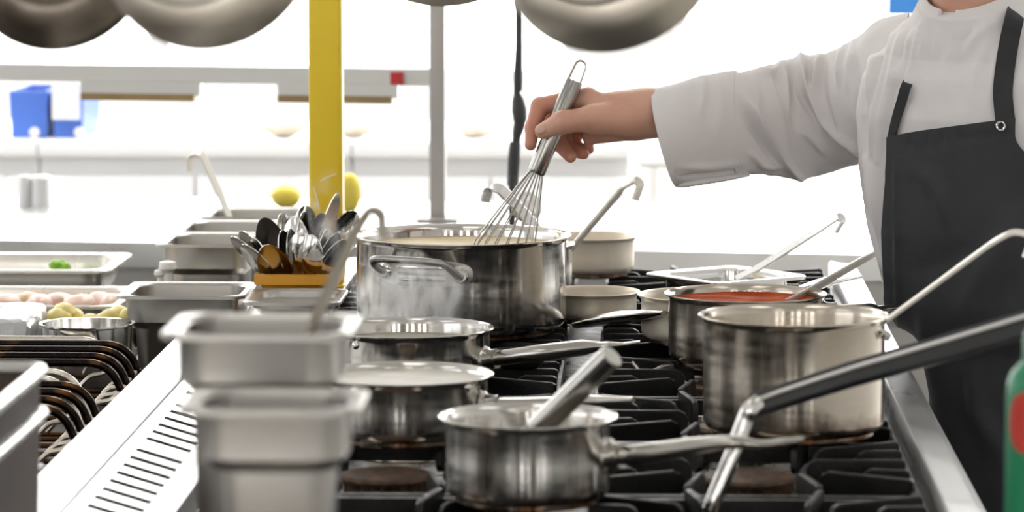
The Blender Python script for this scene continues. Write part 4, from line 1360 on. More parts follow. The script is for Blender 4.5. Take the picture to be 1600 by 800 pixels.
RF = [('pale short rod frame, rearmost by the bowl', 166, 527, 4.33, 'bright_rod'), ('scorched dark rod frame, second from the bowl', 205, 534, 4.285, 'scorched'), ('scorched dark rod frame, third from the bowl', 196, 543, 4.225, 'scorched'),
      ('scorched dark rod frame, fourth from the bowl', 187, 553, 4.165, 'scorched'), ('scorched dark rod frame, fifth from the bowl, front of the rear set', 178, 563, 4.11, 'scorched'),
      ('pale clean rod frame between the two scorched sets', 120, 578, 3.99, 'bright_rod'), ('lower pale rod frame between the two scorched sets', 104, 588, 3.955, 'bright_rod'),
      ('scorched rod frame, rearmost of the front set', 139, 598, 3.91, 'scorched'), ('scorched rod frame, second of the front set', 127, 609, 3.855, 'scorched'), ('scorched rod frame, third of the front set', 115, 621, 3.805, 'scorched'),
      ('scorched rod frame, nearest the lens, front of the front set', 104, 633, 3.755, 'scorched')]
for lab, px, py, y, m in RF:
    q = P(px, py + 4, y)
    rod_frame(lab, px, py, q.x, q.z, y, m)

# dark steel box close to the lens
q = P(72, 575, 2.90)
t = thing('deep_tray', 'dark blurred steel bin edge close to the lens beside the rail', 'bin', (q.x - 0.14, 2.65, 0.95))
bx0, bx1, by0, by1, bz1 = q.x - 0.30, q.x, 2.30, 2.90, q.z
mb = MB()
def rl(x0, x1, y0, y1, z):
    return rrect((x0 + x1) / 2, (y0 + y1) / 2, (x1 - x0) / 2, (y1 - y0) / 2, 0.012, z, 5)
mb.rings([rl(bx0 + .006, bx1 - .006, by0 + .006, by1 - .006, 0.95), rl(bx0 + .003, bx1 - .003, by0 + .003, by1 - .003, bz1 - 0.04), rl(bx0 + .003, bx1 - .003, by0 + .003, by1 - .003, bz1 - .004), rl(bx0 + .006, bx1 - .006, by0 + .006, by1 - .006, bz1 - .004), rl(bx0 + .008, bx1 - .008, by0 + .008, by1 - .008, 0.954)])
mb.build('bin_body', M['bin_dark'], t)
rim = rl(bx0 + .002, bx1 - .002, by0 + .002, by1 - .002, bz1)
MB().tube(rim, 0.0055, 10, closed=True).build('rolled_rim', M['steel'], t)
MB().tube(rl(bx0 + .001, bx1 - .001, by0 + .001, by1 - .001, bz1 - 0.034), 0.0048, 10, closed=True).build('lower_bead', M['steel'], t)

# green bottle at the frame edge
BY_ = 2.60
BB = 0.9476
gxp = P(1571, 700, BY_).x + 0.0215
gzt = P(1600, 572, BY_).z
t = thing('sauce_bottle', 'blurred green bottle with a red round mark at the frame edge', 'bottle', (gxp, BY_, BB))
MB().lathe([(0, 0), (0.0195, 0), (0.0215, 0.004), (0.0215, gzt - BB - 0.022), (0.0208, gzt - BB - 0.012), (0.0180, gzt - BB - 0.004), (0.0130, gzt - BB + 0.001), (0.0110, gzt - BB + 0.004), (0, gzt - BB + 0.004)], (gxp, BY_, BB), 48).build('bottle_body', M['green'], t)
MB().lathe([(0, gzt - BB + 0.0045), (0.0105, gzt - BB + 0.0045), (0.0100, gzt - BB + 0.022), (0.005, gzt - BB + 0.032), (0, gzt - BB + 0.032)], (gxp, BY_, BB), 32).build('bottle_cap', M['green'], t)
lz = P(1585, 665, BY_ - 0.03).z
mb = MB()
rings = []
for rr_ in (0.02, 0.5, 0.9, 1.0):
    rings.append([(gxp + 0.0218 * math.sin(-0.52 + rr_ * 0.62 * math.cos(2 * PI * j / 28)), BY_ - 0.0218 * math.cos(-0.52 + rr_ * 0.62 * math.cos(2 * PI * j / 28)), lz + rr_ * 0.0215 * math.sin(2 * PI * j / 28)) for j in range(28)])
rings.append([(gxp + 0.0208 * math.sin(-0.52 + 0.62 * math.cos(2 * PI * j / 28)), BY_ - 0.0208 * math.cos(-0.52 + 0.62 * math.cos(2 * PI * j / 28)), lz + 0.0215 * math.sin(2 * PI * j / 28)) for j in range(28)])
mb.rings(rings)
mb.build('round_label', M['red_label'], t)

# ================================================================== PANS HANGING ABOVE
PY = 2.62
RACKZ = 1.78
t = thing('hanging_rack', 'steel rails hung from the ceiling above the range carrying pans', 'pot rack', (-0.3, PY + 0.1, RZ))
RAIL2 = 5.36
MB().tube([(-0.6, RAIL2, RACKZ), (0.0, RAIL2, RACKZ)], 0.0072, 14).build('rail', M['steel'], t)
for x in (-0.55, -0.05):
    MB().tube([(x, RAIL2, RACKZ), (x, RAIL2, RZ)], 0.006, 10).build('hanger_rod', M['steel'], t)
MB().tube([(-0.75, PY + 0.12, RACKZ), (0.35, PY + 0.12, RACKZ)], 0.0072, 14).build('rail', M['steel'], t)
for x in (-0.7, -0.2, 0.3):
    MB().tube([(x, PY + 0.12, RACKZ), (x, PY + 0.12, RZ)], 0.006, 10).build('hanger_rod', M['steel'], t)


def hanging_pan(label, px, py_bottom, rpx, y, axis, mb_='pan_base', mw='pan_dark', base_f=0.70):
    c = P(px, py_bottom - rpx, y)
    R = rpx * y / FPX
    ax = Vector(axis).normalized()
    t = thing('frying_pan', label, 'frying pan', c, 'frying pans hanging above the range')
    d = R * 0.36
    prof = [(0, d), (R * base_f - 0.004, d), (R * base_f, d - 0.0015), (R * (base_f + 0.08), d * 0.86), (R * (base_f + 0.18), d * 0.55), (R * 0.97, 0.006), (R, 0.0), (R * 1.003, -0.0015), (R * 0.99, -0.002), (R * 0.96, 0.004), (R * (base_f + 0.15), d * 0.52), (R * (base_f + 0.05), d * 0.82), (R * base_f - 0.006, d - 0.004), (0, d - 0.004)]
    MB().lathe(prof, c, 96, axis=ax).build('pan_body', M[mw], t, smooth=30)
    MB().lathe([(0, d - 0.0005), (R * base_f - 0.003, d - 0.0005), (R * base_f - 0.006, d + 0.002), (R * base_f - 0.014, d + 0.0024), (R * base_f - 0.018, d + 0.0012), (0, d + 0.0012)], c, 72, axis=ax).build('base_plate', M[mb_], t, smooth=30)
    up = Vector((0, 0, 1))
    up = (up - ax * up.dot(ax)).normalized()
    h0 = c + up * (R * 0.93) + ax * 0.010
    PY = RAIL2 - 0.12 if y > 4 else 2.62
    top = Vector((h0.x, PY + 0.12, RACKZ))
    path = [h0, h0 + up * 0.05 + ax * 0.006, Vector((h0.x, (h0.y + top.y) / 2, h0.z + (RACKZ - 0.03 - h0.z) * 0.6)), Vector((h0.x, PY + 0.115, RACKZ - 0.03))]
    MB().ribbon(catmull(path, 6), (1, 0, 0), 0.016, 0.005).build('handle', M['steel'], t)
    hk = [Vector((h0.x, PY + 0.115, RACKZ - 0.034)), Vector((h0.x, PY + 0.105, RACKZ - 0.01)), Vector((h0.x, PY + 0.108, RACKZ + 0.01)), Vector((h0.x, PY + 0.12, RACKZ + 0.0125)), Vector((h0.x, PY + 0.133, RACKZ + 0.004))]
    MB().tube(catmull(hk, 5), 0.003, 8).build('hook', M['steel'], t)


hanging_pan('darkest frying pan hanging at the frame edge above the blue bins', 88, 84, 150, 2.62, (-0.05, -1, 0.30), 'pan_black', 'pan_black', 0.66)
hanging_pan('steel frying pan hanging beside the yellow post', 326, 81, 190, 2.50, (-0.30, -1, 0.22), base_f=0.74)
hanging_pan('frying pan hanging farther back above the grey gantry post', 692, 9, 185, 5.24, (-0.05, -1, 0.1))
hanging_pan('steel frying pan hanging above the whisk', 955, 87, 186, 2.86, (-0.34, -1, 0.34), base_f=0.74)


# ================================================================== THE CHEF
TH = math.radians(53)
FV = np.array([-math.cos(TH), -math.sin(TH), 0.0])      # the way the chest faces
RV = np.array([-math.sin(TH), math.cos(TH), 0.0])       # towards the stretched-out arm
TAB = np.array([  # z, half width, half depth, x of centre, forward shift
    (0.55, 0.165, 0.125, 0.500, 0.0), (0.80, 0.160, 0.120, 0.492, 0.0), (0.88, 0.152, 0.115, 0.484, 0.0), (0.948, 0.148, 0.113, 0.472, 0.0), (0.966, 0.148, 0.113, 0.440, 0.0), (1.00, 0.152, 0.117, 0.422, 0.0),
    (1.08, 0.160, 0.124, 0.408, 0.0), (1.15, 0.165, 0.130, 0.401, 0.0), (1.21, 0.168, 0.130, 0.400, 0.0), (1.257, 0.163, 0.117, 0.400, 0.003), (1.285, 0.136, 0.098, 0.400, 0.012),
    (1.313, 0.103, 0.081, 0.400, 0.028), (1.330, 0.080, 0.070, 0.400, 0.038), (1.345, 0.068, 0.062, 0.400, 0.045)])


def torso(phi, z, off=0.0):
    """Points of the upper body surface: angle from the chest's middle (towards the stretched arm), height."""
    phi, z = np.broadcast_arrays(np.asarray(phi, float), np.asarray(z, float))
    a = np.interp(z, TAB[:, 0], TAB[:, 1]) + off
    b = np.interp(z, TAB[:, 0], TAB[:, 2]) + off
    cx = np.interp(z, TAB[:, 0], TAB[:, 3])
    sf = np.interp(z, TAB[:, 0], TAB[:, 4])
    s, c = np.sin(phi), np.cos(phi)
    u = a * np.sign(s) * np.abs(s) ** 0.94
    v = b * np.sign(c) * np.abs(c) ** 0.94 + sf
    w = np.clip((z - 1.24) / 0.09, 0, 1)
    zz = z - 0.024 * c * w
    base = np.stack([cx, np.full_like(cx, 4.22), zz], -1)
    return base + u[..., None] * RV + v[..., None] * FV


def vnormals(v, f):
    v, f = np.asarray(v), np.asarray(f)
    n = np.zeros_like(v)
    fn = np.cross(v[f[:, 2]] - v[f[:, 0]], v[f[:, 3]] - v[f[:, 1]])
    for k in range(4):
        np.add.at(n, f[:, k], fn)
    return n / np.maximum(np.linalg.norm(n, axis=1), 1e-12)[:, None]


CRN = np.array(CR)


def projn(p):
    q = (p - np.array([0, 0, CAMZ])) @ CRN
    return np.stack([800 + FPX * q[:, 0] / -q[:, 2], 400 - FPX * q[:, 1] / -q[:, 2]], 1)


FOLD = 1.9


def fold(v, n, lines):
    """Raise or sink cloth along creases; each: (polyline, height in m, width)."""
    v = v.copy()
    uv = projn(v)
    front = (n @ np.array([0, -1.0, 0.1])) > -0.1
    for pl, amp, wd in lines:
        pl = np.array(pl, float)
        best = np.full(len(v), 1e9)
        tt = np.zeros(len(v))
        tot = len(pl) - 1
        for i in range(tot):
            a, b = pl[i], pl[i + 1]
            ab = b - a
            t = np.clip(((uv - a) @ ab) / (ab @ ab), 0, 1)
            d = np.linalg.norm(uv - a - t[:, None] * ab, axis=1)
            m = d < best
            best[m] = d[m]
            tt[m] = (i + t[m]) / tot
        taper = np.clip(np.sin(np.clip(tt, 0.04, 0.96) * PI), 0, 1) ** 0.6
        g = np.exp(-(best / wd) ** 2) * taper * front
        v += n * (FOLD * amp * g)[:, None]
    return v


def grid_faces(nu, nv, wrap):
    f = []
    for i in range(nv - 1):
        for j in range(nu if wrap else nu - 1):
            a, b = i * nu + j, i * nu + (j + 1) % nu
            f.append((a, b, b + nu, a + nu))
    return f


# ---- body: overlapping skin pieces joined in one mesh (hand, arms, head, trunk and legs)
HY = 4.27
MPP = HY / FPX


def H(px, py, dy=0.0):
    p = P(px, py, HY)
    return np.array([p.x, HY + dy, p.z])


FING = {
    'index': ([(918, 153, 0.014), (843, 168, 0.022), (832, 201, 0.010), (829, 226, 0.001)], [0.0118, 0.0102, 0.0090, 0.0068]),
    'middle': ([(914, 172, 0.034), (862, 190, 0.040), (872, 226, 0.026), (891, 246, 0.011)], [0.0118, 0.0102, 0.0092, 0.0072]),
    'ring': ([(918, 188, 0.052), (876, 206, 0.058), (885, 236, 0.044), (911, 243, 0.027)], [0.0112, 0.0096, 0.0086, 0.0068]),
    'pinky': ([(928, 203, 0.066), (893, 216, 0.071), (900, 238, 0.060), (919, 238, 0.046)], [0.0102, 0.0084, 0.0074, 0.0060]),
}
THUMB = ([(975, 188, 0.000), (928, 184, -0.0135), (880, 189, -0.0215), (849, 203, -0.0195)], [0.0165, 0.0150, 0.0128, 0.0094])


def hand_sdf(p):
    d = cone(p, H(1070, 181, 0.034), H(1012, 178, 0.014), 0.0285, 0.0262)
    d = smin(d, cone(p, H(1012, 178, 0.014), H(976, 178, 0.012), 0.0262, 0.0235), 0.012)
    pal = cone(p, H(990, 176, 0.010), H(922, 160, 0.014), 0.0185, 0.0120)
    pal = smin(pal, cone(p, H(990, 178, 0.014), H(918, 173, 0.033), 0.0190, 0.0122), 0.010)
    pal = smin(pal, cone(p, H(990, 184, 0.020), H(922, 188, 0.050), 0.0190, 0.0118), 0.010)
    pal = smin(pal, cone(p, H(990, 190, 0.026), H(932, 204, 0.064), 0.0180, 0.0112), 0.010)
    d = smin(d, pal, 0.014)
    d = smin(d, cone(p, H(990, 199, 0.016), H(920, 219, 0.044), 0.0160, 0.0085), 0.006)     # heel of the hand
    d = smin(d, cone(p, H(984, 186, 0.002), H(930, 187, -0.010), 0.0185, 0.0165), 0.012)     # ball of the thumb
    fs = []
    for nm, (j, r) in FING.items():
        q = [H(*x) for x in j]
        e = cone(p, q[0], q[1], r[0], r[1])
        e = smin(e, cone(p, q[1], q[2], r[1] * 1.02, r[2]), 0.0035)
        e = smin(e, cone(p, q[2], q[3], r[2] * 1.01, r[3]), 0.003)
        fs.append(e)
    fd = fs[0]
    for e in fs[1:]:
        fd = smin(fd, e, 0.0016)
    d = smin(d, fd, 0.0055)
    q = [H(*x) for x in THUMB[0]]
    r = THUMB[1]
    e = cone(p, q[0], q[1], r[0], r[1])
    e = smin(e, cone(p, q[1], q[2], r[1], r[2]), 0.006)
    e = smin(e, cone(p, q[2], q[3], r[2], r[3]), 0.006)
    d = smin(d, e, 0.007)
    # nail bed of the thumb pressed a little flat
    # knuckle creases and tendon lines
    d = d + 0.00035 * np.sin(p @ np.array([900.0, 0, -320.0])) * np.exp(-(((p - H(950, 212, 0.0)) / np.array([0.030, 0.03, 0.008])) ** 2).sum(1))
    d = d + 0.00055 * np.exp(-((p[:, 0] - H(882, 0)[0]) / 0.0012) ** 2) * np.exp(-(((p - H(880, 182, -0.03)) / 0.016) ** 2).sum(1))
    # keep clear of the whisk handle
    a, b = np.array(W_TOP), np.array(W_BOT)
    ax = (b - a) / np.linalg.norm(b - a)
    w = p - a
    rr = np.linalg.norm(w - (w @ ax)[:, None] * ax, axis=1)
    return np.maximum(d, 0.0107 - rr)


NZ0 = np.array([0.372, 4.192, 0.0])
FH = np.array([-0.80, -0.60, 0.0])
RH = np.array([-0.60, 0.80, 0.0])


def hd(f, r, z):
    return NZ0 + FH * (0.03 + f) + RH * r + np.array([0, 0, z])


HR = np.stack([FH, RH, np.array([0, 0, 1.0])], 1)


def head_sdf(p):
    d = ell(p, hd(-0.005, 0, 1.522), (0.094, 0.074, 0.088), HR)
    d = smin(d, ell(p, hd(0.030, 0, 1.470), (0.062, 0.056, 0.085), HR), 0.03)
    d = smin(d, cone(p, hd(0.066, 0, 1.398), hd(0.060, 0, 1.402), 0.022, 0.024), 0.02)
    d = smin(d, cone(p, hd(0.02, 0.045, 1.425), hd(0.055, 0.012, 1.402), 0.02, 0.018), 0.02)
    d = smin(d, cone(p, hd(0.02, -0.045, 1.425), hd(0.055, -0.012, 1.402), 0.02, 0.018), 0.02)
    d = smin(d, cone(p, hd(0.086, 0, 1.502), hd(0.106, 0, 1.460), 0.008, 0.0125), 0.012)      # nose
    for s in (-1, 1):
        d = smin(d, cone(p, hd(0.083, s * 0.012, 1.523), hd(0.070, s * 0.050, 1.522), 0.009, 0.008), 0.012)   # brow
        d = -smin(-d, ell(p, hd(0.094, s * 0.031, 1.502), (0.016, 0.019, 0.012), HR), 0.008)                  # eye socket
        d = smin(d, ell(p, hd(0.074, s * 0.031, 1.502), (0.0125, 0.0145, 0.0115), HR), 0.003)                 # lids
        d = smin(d, ell(p, hd(-0.008, s * 0.078, 1.490), (0.019, 0.008, 0.032), HR), 0.006)                   # ear
    d = smin(d, cone(p, hd(0.087, -0.018, 1.431), hd(0.087, 0.018, 1.431), 0.006, 0.006), 0.005)
    d = smin(d, cone(p, hd(0.086, -0.015, 1.421), hd(0.086, 0.015, 1.421), 0.006, 0.006), 0.005)
    d = smin(d, cone(p, hd(-0.030, 0, 1.30), hd(-0.016, 0, 1.43), 0.047, 0.047), 0.03)         # neck
    return d


LSH = torso(-PI / 2, 1.22)
RSH = torso(PI / 2, 1.22)
ELB_R = np.array([0.195, 4.475, 1.18])
WR_R = H(1072, 183, 0.036)
ELB_L = np.array([0.585, 4.10, 0.985])
WR_L = np.array([0.572, 4.03, 0.80])
# left hand hanging, relaxed
LH = {'dir': np.array([-0.06, -0.05, -1.0])}


def lefthand_sdf(p):
    dv = LH['dir'] / np.linalg.norm(LH['dir'])
    fw = np.array([-0.85, -0.5, 0.0])
    sd = np.cross(dv, fw)
    sd /= np.linalg.norm(sd)
    w = WR_L
    d = cone(p, w - dv * 0.05 + (ELB_L - WR_L) * 0.1, w, 0.023, 0.021)
    for k, (o, L_, r) in enumerate(((0.028, 0.070, 0.0088), (0.010, 0.080, 0.0092), (-0.009, 0.074, 0.0088), (-0.026, 0.058, 0.0078))):
        m = w + dv * 0.085 + fw * o
        d = smin(d, cone(p, w + dv * 0.01 + fw * o * 0.5, m, 0.0150, 0.0115), 0.010)
        a = m + dv * L_ * 0.48 + sd * 0.006 * 1
        b = a + dv * L_ * 0.30 + sd * 0.014
        c = b + dv * L_ * 0.22 + sd * 0.014
        e = smin(cone(p, m, a, r * 1.1, r), cone(p, a, b, r, r * 0.9), 0.003)
        e = smin(e, cone(p, b, c, r * 0.9, r * 0.72), 0.003)
        d = smin(d, e, 0.004)
    t0 = w + dv * 0.02 + fw * 0.018
    t1 = t0 + dv * 0.035 + fw * 0.026 + sd * 0.010
    t2 = t1 + dv * 0.032 + fw * 0.006 + sd * 0.006
    t3 = t2 + dv * 0.024 + sd * 0.004
    e = smin(cone(p, t0, t1, 0.015, 0.0122), cone(p, t1, t2, 0.012, 0.0105), 0.005)
    e = smin(e, cone(p, t2, t3, 0.0105, 0.008), 0.004)
    return smin(d, e, 0.008)


HIP = np.array([0.478, 4.22, 0.80])
KNEE = {}
LEGS = []
for s in (-1, 1):
    h_ = HIP + RV * 0.085 * s - np.array([0, 0, 0.06])
    k_ = np.array([0.485, 4.22, 0.43]) + RV * 0.095 * s + FV * 0.02
    a_ = np.array([0.50, 4.22, 0.085]) + RV * 0.10 * s
    LEGS.append((h_, k_, a_))


def trunk_sdf(p):
    d = ell(p, np.array([0.41, 4.22, 1.12]), (0.105, 0.140, 0.17), np.stack([FV, RV, np.array([0, 0, 1.0])], 1))
    d = smin(d, ell(p, np.array([0.46, 4.22, 0.85]), (0.095, 0.135, 0.15), np.stack([FV, RV, np.array([0, 0, 1.0])], 1)), 0.05)
    d = smin(d, cone(p, torso(0, 1.2) - FV * 0.12 + RV * 0.10, torso(0, 1.2) - FV * 0.12 - RV * 0.10, 0.05, 0.05), 0.05)
    d = smin(d, cone(p, np.array([0.39, 4.205, 1.20]), np.array([0.372, 4.192, 1.36]), 0.055, 0.046), 0.03)
    for sh, el_, wr in ((RSH, ELB_R, WR_R), (LSH, ELB_L, WR_L)):
        c = np.array([0.40, 4.22, 1.205])
        s0 = np.array([0.305, 4.36, 1.205]) if sh is RSH else sh * 0.8 + c * 0.2
        d = smin(d, cone(p, s0, el_, 0.038, 0.030), 0.02)
        d = smin(d, cone(p, el_, wr, 0.030, 0.022), 0.012)
    for h_, k_, a_ in LEGS:
        d = smin(d, cone(p, h_, k_, 0.074, 0.052), 0.03)
        d = smin(d, cone(p, k_, a_, 0.050, 0.034), 0.012)
        d = smin(d, cone(p, a_ - np.array([0, 0, 0.04]), a_ + FV * 0.13 - np.array([0, 0, 0.055]), 0.035, 0.024), 0.01)
    return d


body = MB()
v1, f1 = surface_net(trunk_sdf, (-0.06, 3.78, 0.0), (0.72, 4.68, 1.40), 0.0085)
body.add(v1.tolist(), f1.tolist(), 0)
v2, f2 = surface_net(head_sdf, (0.16, 3.95, 1.27), (0.54, 4.38, 1.64), 0.004)
body.add(v2.tolist(), f2.tolist(), 0)
v3, f3 = surface_net(hand_sdf, (H(815, 0)[0], HY - 0.055, H(0, 275)[2]), (H(1095, 0)[0], HY + 0.095, H(0, 125)[2]), 0.00125)
# smooth the netted hand a little
adj = np.concatenate([f3[:, [0, 1]], f3[:, [1, 2]], f3[:, [2, 3]], f3[:, [3, 0]]])
for _ in range(3):
    acc = np.zeros_like(v3)
    cnt = np.zeros(len(v3))
    np.add.at(acc, adj[:, 0], v3[adj[:, 1]])
    np.add.at(acc, adj[:, 1], v3[adj[:, 0]])
    np.add.at(cnt, adj[:, 0], 1)
    np.add.at(cnt, adj[:, 1], 1)
    v3 = 0.5 * v3 + 0.5 * acc / cnt[:, None]
fc = v3[f3].mean(1)
b0 = len(body.v)
body.add(v3.tolist(), f3.tolist(), 0)
mi = np.zeros(len(f3), int)
dmin = np.full(len(fc), 9.0)
for nm, (j, r) in FING.items():
    q = [H(*x) for x in j]
    for k in (0, 1, 2):
        dmin = np.minimum(dmin, cone(fc, q[k] * (0.55 if k == 0 else 1) + q[k + 1] * (0.45 if k == 0 else 0), q[k + 1], r[k], r[k + 1]))
mi[dmin < 0.0022] = 1
body.mi[-len(f3):] = mi.tolist()
v4, f4 = surface_net(lefthand_sdf, (0.44, 3.88, 0.58), (0.66, 4.12, 0.90), 0.003)
body.add(v4.tolist(), f4.tolist(), 0)


# thumb nail as a thin curved plate in the skin
nq = H(847, 201, -0.0195)
tdir = H(849, 203, -0.0195) - H(880, 189, -0.0215)
tdir /= np.linalg.norm(tdir)
nn_ = np.array([-0.10, -0.90, 0.42])
nn_ -= tdir * (nn_ @ tdir)
nn_ /= np.linalg.norm(nn_)
ns_ = np.cross(nn_, tdir)
rings = []
for q_ in (0.05, 0.4, 0.75, 0.95, 1.0, 1.04):
    ring = []
    for k in range(26):
        a = 2 * PI * k / 26
        u_ = 0.0066 * q_ * math.copysign(abs(math.cos(a)) ** 0.8, math.cos(a))
        w_ = 0.0056 * q_ * math.copysign(abs(math.sin(a)) ** 0.8, math.sin(a))
        base_ = H(849, 203, -0.0195) + tdir * (u_ + 0.0002)
        rr_ = 0.0099 + (0.0004 if q_ < 0.97 else (-0.0004 if q_ < 1.01 else -0.0015)) - max(0, u_ - 0.001) * 0.28 + max(0, -u_) * 0.08
        an = w_ / 0.0095
        ring.append(tuple(base_ + nn_ * rr_ * math.cos(an) + ns_ * rr_ * math.sin(an)))
    rings.append(ring)
nb = len(body.f)
body.rings(rings)
for k in range(nb, len(body.f)):
    body.mi[k] = 2
# brown eyes sit in the same skin as material
for s in (-1, 1):
    c_ = hd(0.0755, s * 0.031, 1.502)
    l_ = lump(c_, (0.011, 0.011, 0.010), 3, 0, 3)
    body.add(l_.v, l_.f, 3)
chef = body.build('person', [M['skin'], M['finger'], M['nail'], M['eye']], origin=(0.48, 4.22, 0.0), smooth=180)
tag(chef, 'person in white jacket and charcoal bib apron stirring the large stockpot with a whisk', 'person')

# hair and shoes, trousers
def hair_sdf(p):
    d = ell(p, hd(-0.012, 0, 1.530), (0.099, 0.080, 0.090), HR)
    cut = (p - hd(0.045, 0, 1.515)) @ (FH * 0.9 + np.array([0, 0, -0.55]))
    d = np.maximum(d, cut)
    d = np.maximum(d, 1.45 - p[:, 2])
    return d + 0.0012 * np.sin(p @ np.array([400.0, 300.0, 90.0]))


v, f = surface_net(hair_sdf, (0.19, 3.98, 1.43), (0.54, 4.38, 1.64), 0.005)
MB().add(v.tolist(), f.tolist()).build('hair', M['hair'], chef, smooth=180)


def trouser_sdf(p):
    d = ell(p, np.array([0.472, 4.22, 0.80]), (0.105, 0.150, 0.12), np.stack([FV, RV, np.array([0, 0, 1.0])], 1))
    for h_, k_, a_ in LEGS:
        d = smin(d, cone(p, h_, k_, 0.084, 0.068), 0.03)
        d = smin(d, cone(p, k_, a_, 0.068, 0.060), 0.012)
    return np.maximum(d, 0.075 - p[:, 2])


v, f = surface_net(trouser_sdf, (0.2, 3.92, 0.06), (0.74, 4.52, 0.95), 0.011)
MB().add(v.tolist(), f.tolist()).build('trousers', M['trouser'], chef, smooth=180)
for h_, k_, a_ in LEGS:
    def shoe_sdf(p, a_=a_):
        d = cone(p, a_ * np.array([1, 1, 0]) + np.array([0, 0, 0.045]) - FV * 0.03, a_ * np.array([1, 1, 0]) + FV * 0.15 + np.array([0, 0, 0.035]), 0.048, 0.042)
        d = smin(d, cone(p, a_ * np.array([1, 1, 0]) + np.array([0, 0, 0.05]), a_ + np.array([0, 0, 0.01]), 0.046, 0.044), 0.02)
        return np.maximum(d, 0.002 - p[:, 2])
    v, f = surface_net(shoe_sdf, (a_ - 0.24) * np.array([1, 1, 0]), (a_ + 0.24) * np.array([1, 1, 0]) + np.array([0, 0, 0.16]), 0.008)
    MB().add(v.tolist(), f.tolist()).build('shoe', M['shoe'], chef, smooth=180)

def relax(v, rows, cols, n):
    g = v.reshape(rows, cols, 3).copy()
    for _ in range(n):
        a = (np.roll(g, 1, 1) + np.roll(g, -1, 1)) / 2
        b = a.copy()
        b[1:-1] = (g[2:] + g[:-2]) / 2
        h = 0.5 * g + 0.25 * a + 0.25 * b
        h[0], h[-1] = g[0], g[-1]
        g = h
    return g.reshape(-1, 3)


# ---- jacket: trunk, sleeves, collar, turned-back cuff
NU, NV = 260, 240
zs = np.linspace(0.74, 1.345, NV)
ph = np.linspace(-PI, PI, NU, endpoint=False)
PHI, ZZ = np.meshgrid(ph, zs)
jv = torso(PHI, ZZ).reshape(-1, 3)
jf = grid_faces(NU, NV, True)
jn = vnormals(jv, jf)
if (jn @ FV)[np.argmax(jv @ FV)] < 0:
    jn = -jn
jv = jv + jn * (0.0022 * noise3(jv * np.array([26, 26, 9]), 21) + 0.0010 * noise3(jv * np.array([60, 60, 25]), 22))[:, None]
JF = [([(1440, 40), (1444, 70), (1440, 100)], 0.003, 3), ([(1590, 40), (1560, 90), (1545, 160)], 0.003, 9), ([(1520, 40), (1500, 80), (1486, 130)], -0.0025, 9), ([(1398, 40), (1388, 99), (1378, 144), (1368, 198), (1362, 240)], 0.0065, 5), ([(1388, 60), (1377, 110), (1369, 160)], -0.004, 6),
      ([(1412, 38), (1402, 90), (1391, 144), (1379, 196), (1372, 250)], 0.006, 5), ([(1372, 60), (1362, 110), (1356, 170)], 0.004, 6),
      ([(1428, 50), (1414, 95), (1402, 130)], 0.006, 5), ([(1420, 70), (1408, 110)], -0.004, 5), ([(1438, 40), (1430, 90), (1417, 140), (1405, 175)], 0.005, 4),
      ([(1440, 66), (1442, 110), (1441, 160)], 0.0028, 5), ([(1464, 50), (1460, 110), (1461, 190)], 0.0032, 4), ([(1500, 60), (1480, 100), (1476, 150)], 0.002, 9), ([(1560, 30), (1520, 60), (1490, 100)], 0.0028, 9),
      ([(1545, 60), (1525, 110), (1515, 170)], 0.0022, 10), ([(1358, 280), (1370, 340), (1384, 420)], 0.003, 4), ([(1352, 250), (1366, 300), (1380, 360)], 0.004, 7), ([(1345, 60), (1352, 120), (1350, 190), (1354, 240)], -0.004, 4)]
jv = fold(jv, jn, JF)
jv = relax(jv, NV, NU, 2)
jk = MB().add(jv.tolist(), jf)
jk.f.append(tuple(len(jv) - NU + k for k in range(NU)))
jk.mi.append(0)
jacket = jk.build('jacket', M['cloth'], chef, smooth=180)
jacket['label'] = 'white cotton kitchen jacket'
jbvh = BVHTree.FromPolygons([Vector(x) for x in jv.tolist()], jf)


def sleeve_rings(st, n, nu, off):
    """st: (top pixel, bottom pixel, depth, half depth) stations; returns rings as an array."""
    tp = [P(a[0], a[1], y) for a, b, y, hdp in st]
    bt = [P(b[0], b[1], y) for a, b, y, hdp in st]
    hd_ = [Vector((h, 0, 0)) for _, _, _, h in st]
    T, B, D = catmull(tp, n), catmull(bt, n), catmull(hd_, n)
    rings = []
    for t, b, d in zip(T, B, D):
        c, A = (t + b) / 2, (t - b) / 2
        L_ = A.length
        A = A / L_
        dv = Vector((0.12, 1, 0)).normalized()
        rings.append([c + A * ((L_ + off) * math.cos(q)) + dv * ((d.x + off) * math.sin(q)) for q in (2 * PI * k / nu for k in range(nu))])
    return np.array(rings)


ST = [((1020, 143), (1056, 288), 4.285, 0.046), ((1060, 131), (1085, 284), 4.302, 0.050), ((1105, 119), (1124, 278), 4.330, 0.054), ((1150, 112), (1168, 272), 4.365, 0.057),
      ((1190, 106), (1205, 273), 4.405, 0.060), ((1228, 93), (1245, 279), 4.440, 0.062), ((1258, 84), (1275, 275), 4.460, 0.064), ((1292, 82), (1308, 266), 4.450, 0.066), ((1325, 68), (1334, 258), 4.412, 0.068),
      ((1352, 50), (1356, 248), 4.372, 0.068), ((1385, 28), (1385, 235), 4.340, 0.066), ((1420, 20), (1412, 215), 4.310, 0.055)]
NS = 176
R_ = sleeve_rings(ST, 20, NS, 0.0)
R_ = R_[53:]
sv = R_.reshape(-1, 3)
sf = grid_faces(NS, len(R_), True)
sn = vnormals(sv, sf)
if ((sn * (sv - R_.mean(1).repeat(NS, 0))).sum(1)).mean() < 0:
    sn = -sn
sv = sv + sn * (0.0022 * noise3(sv * np.array([45, 30, 16]), 31) + 0.0008 * noise3(sv * 70, 32))[:, None]
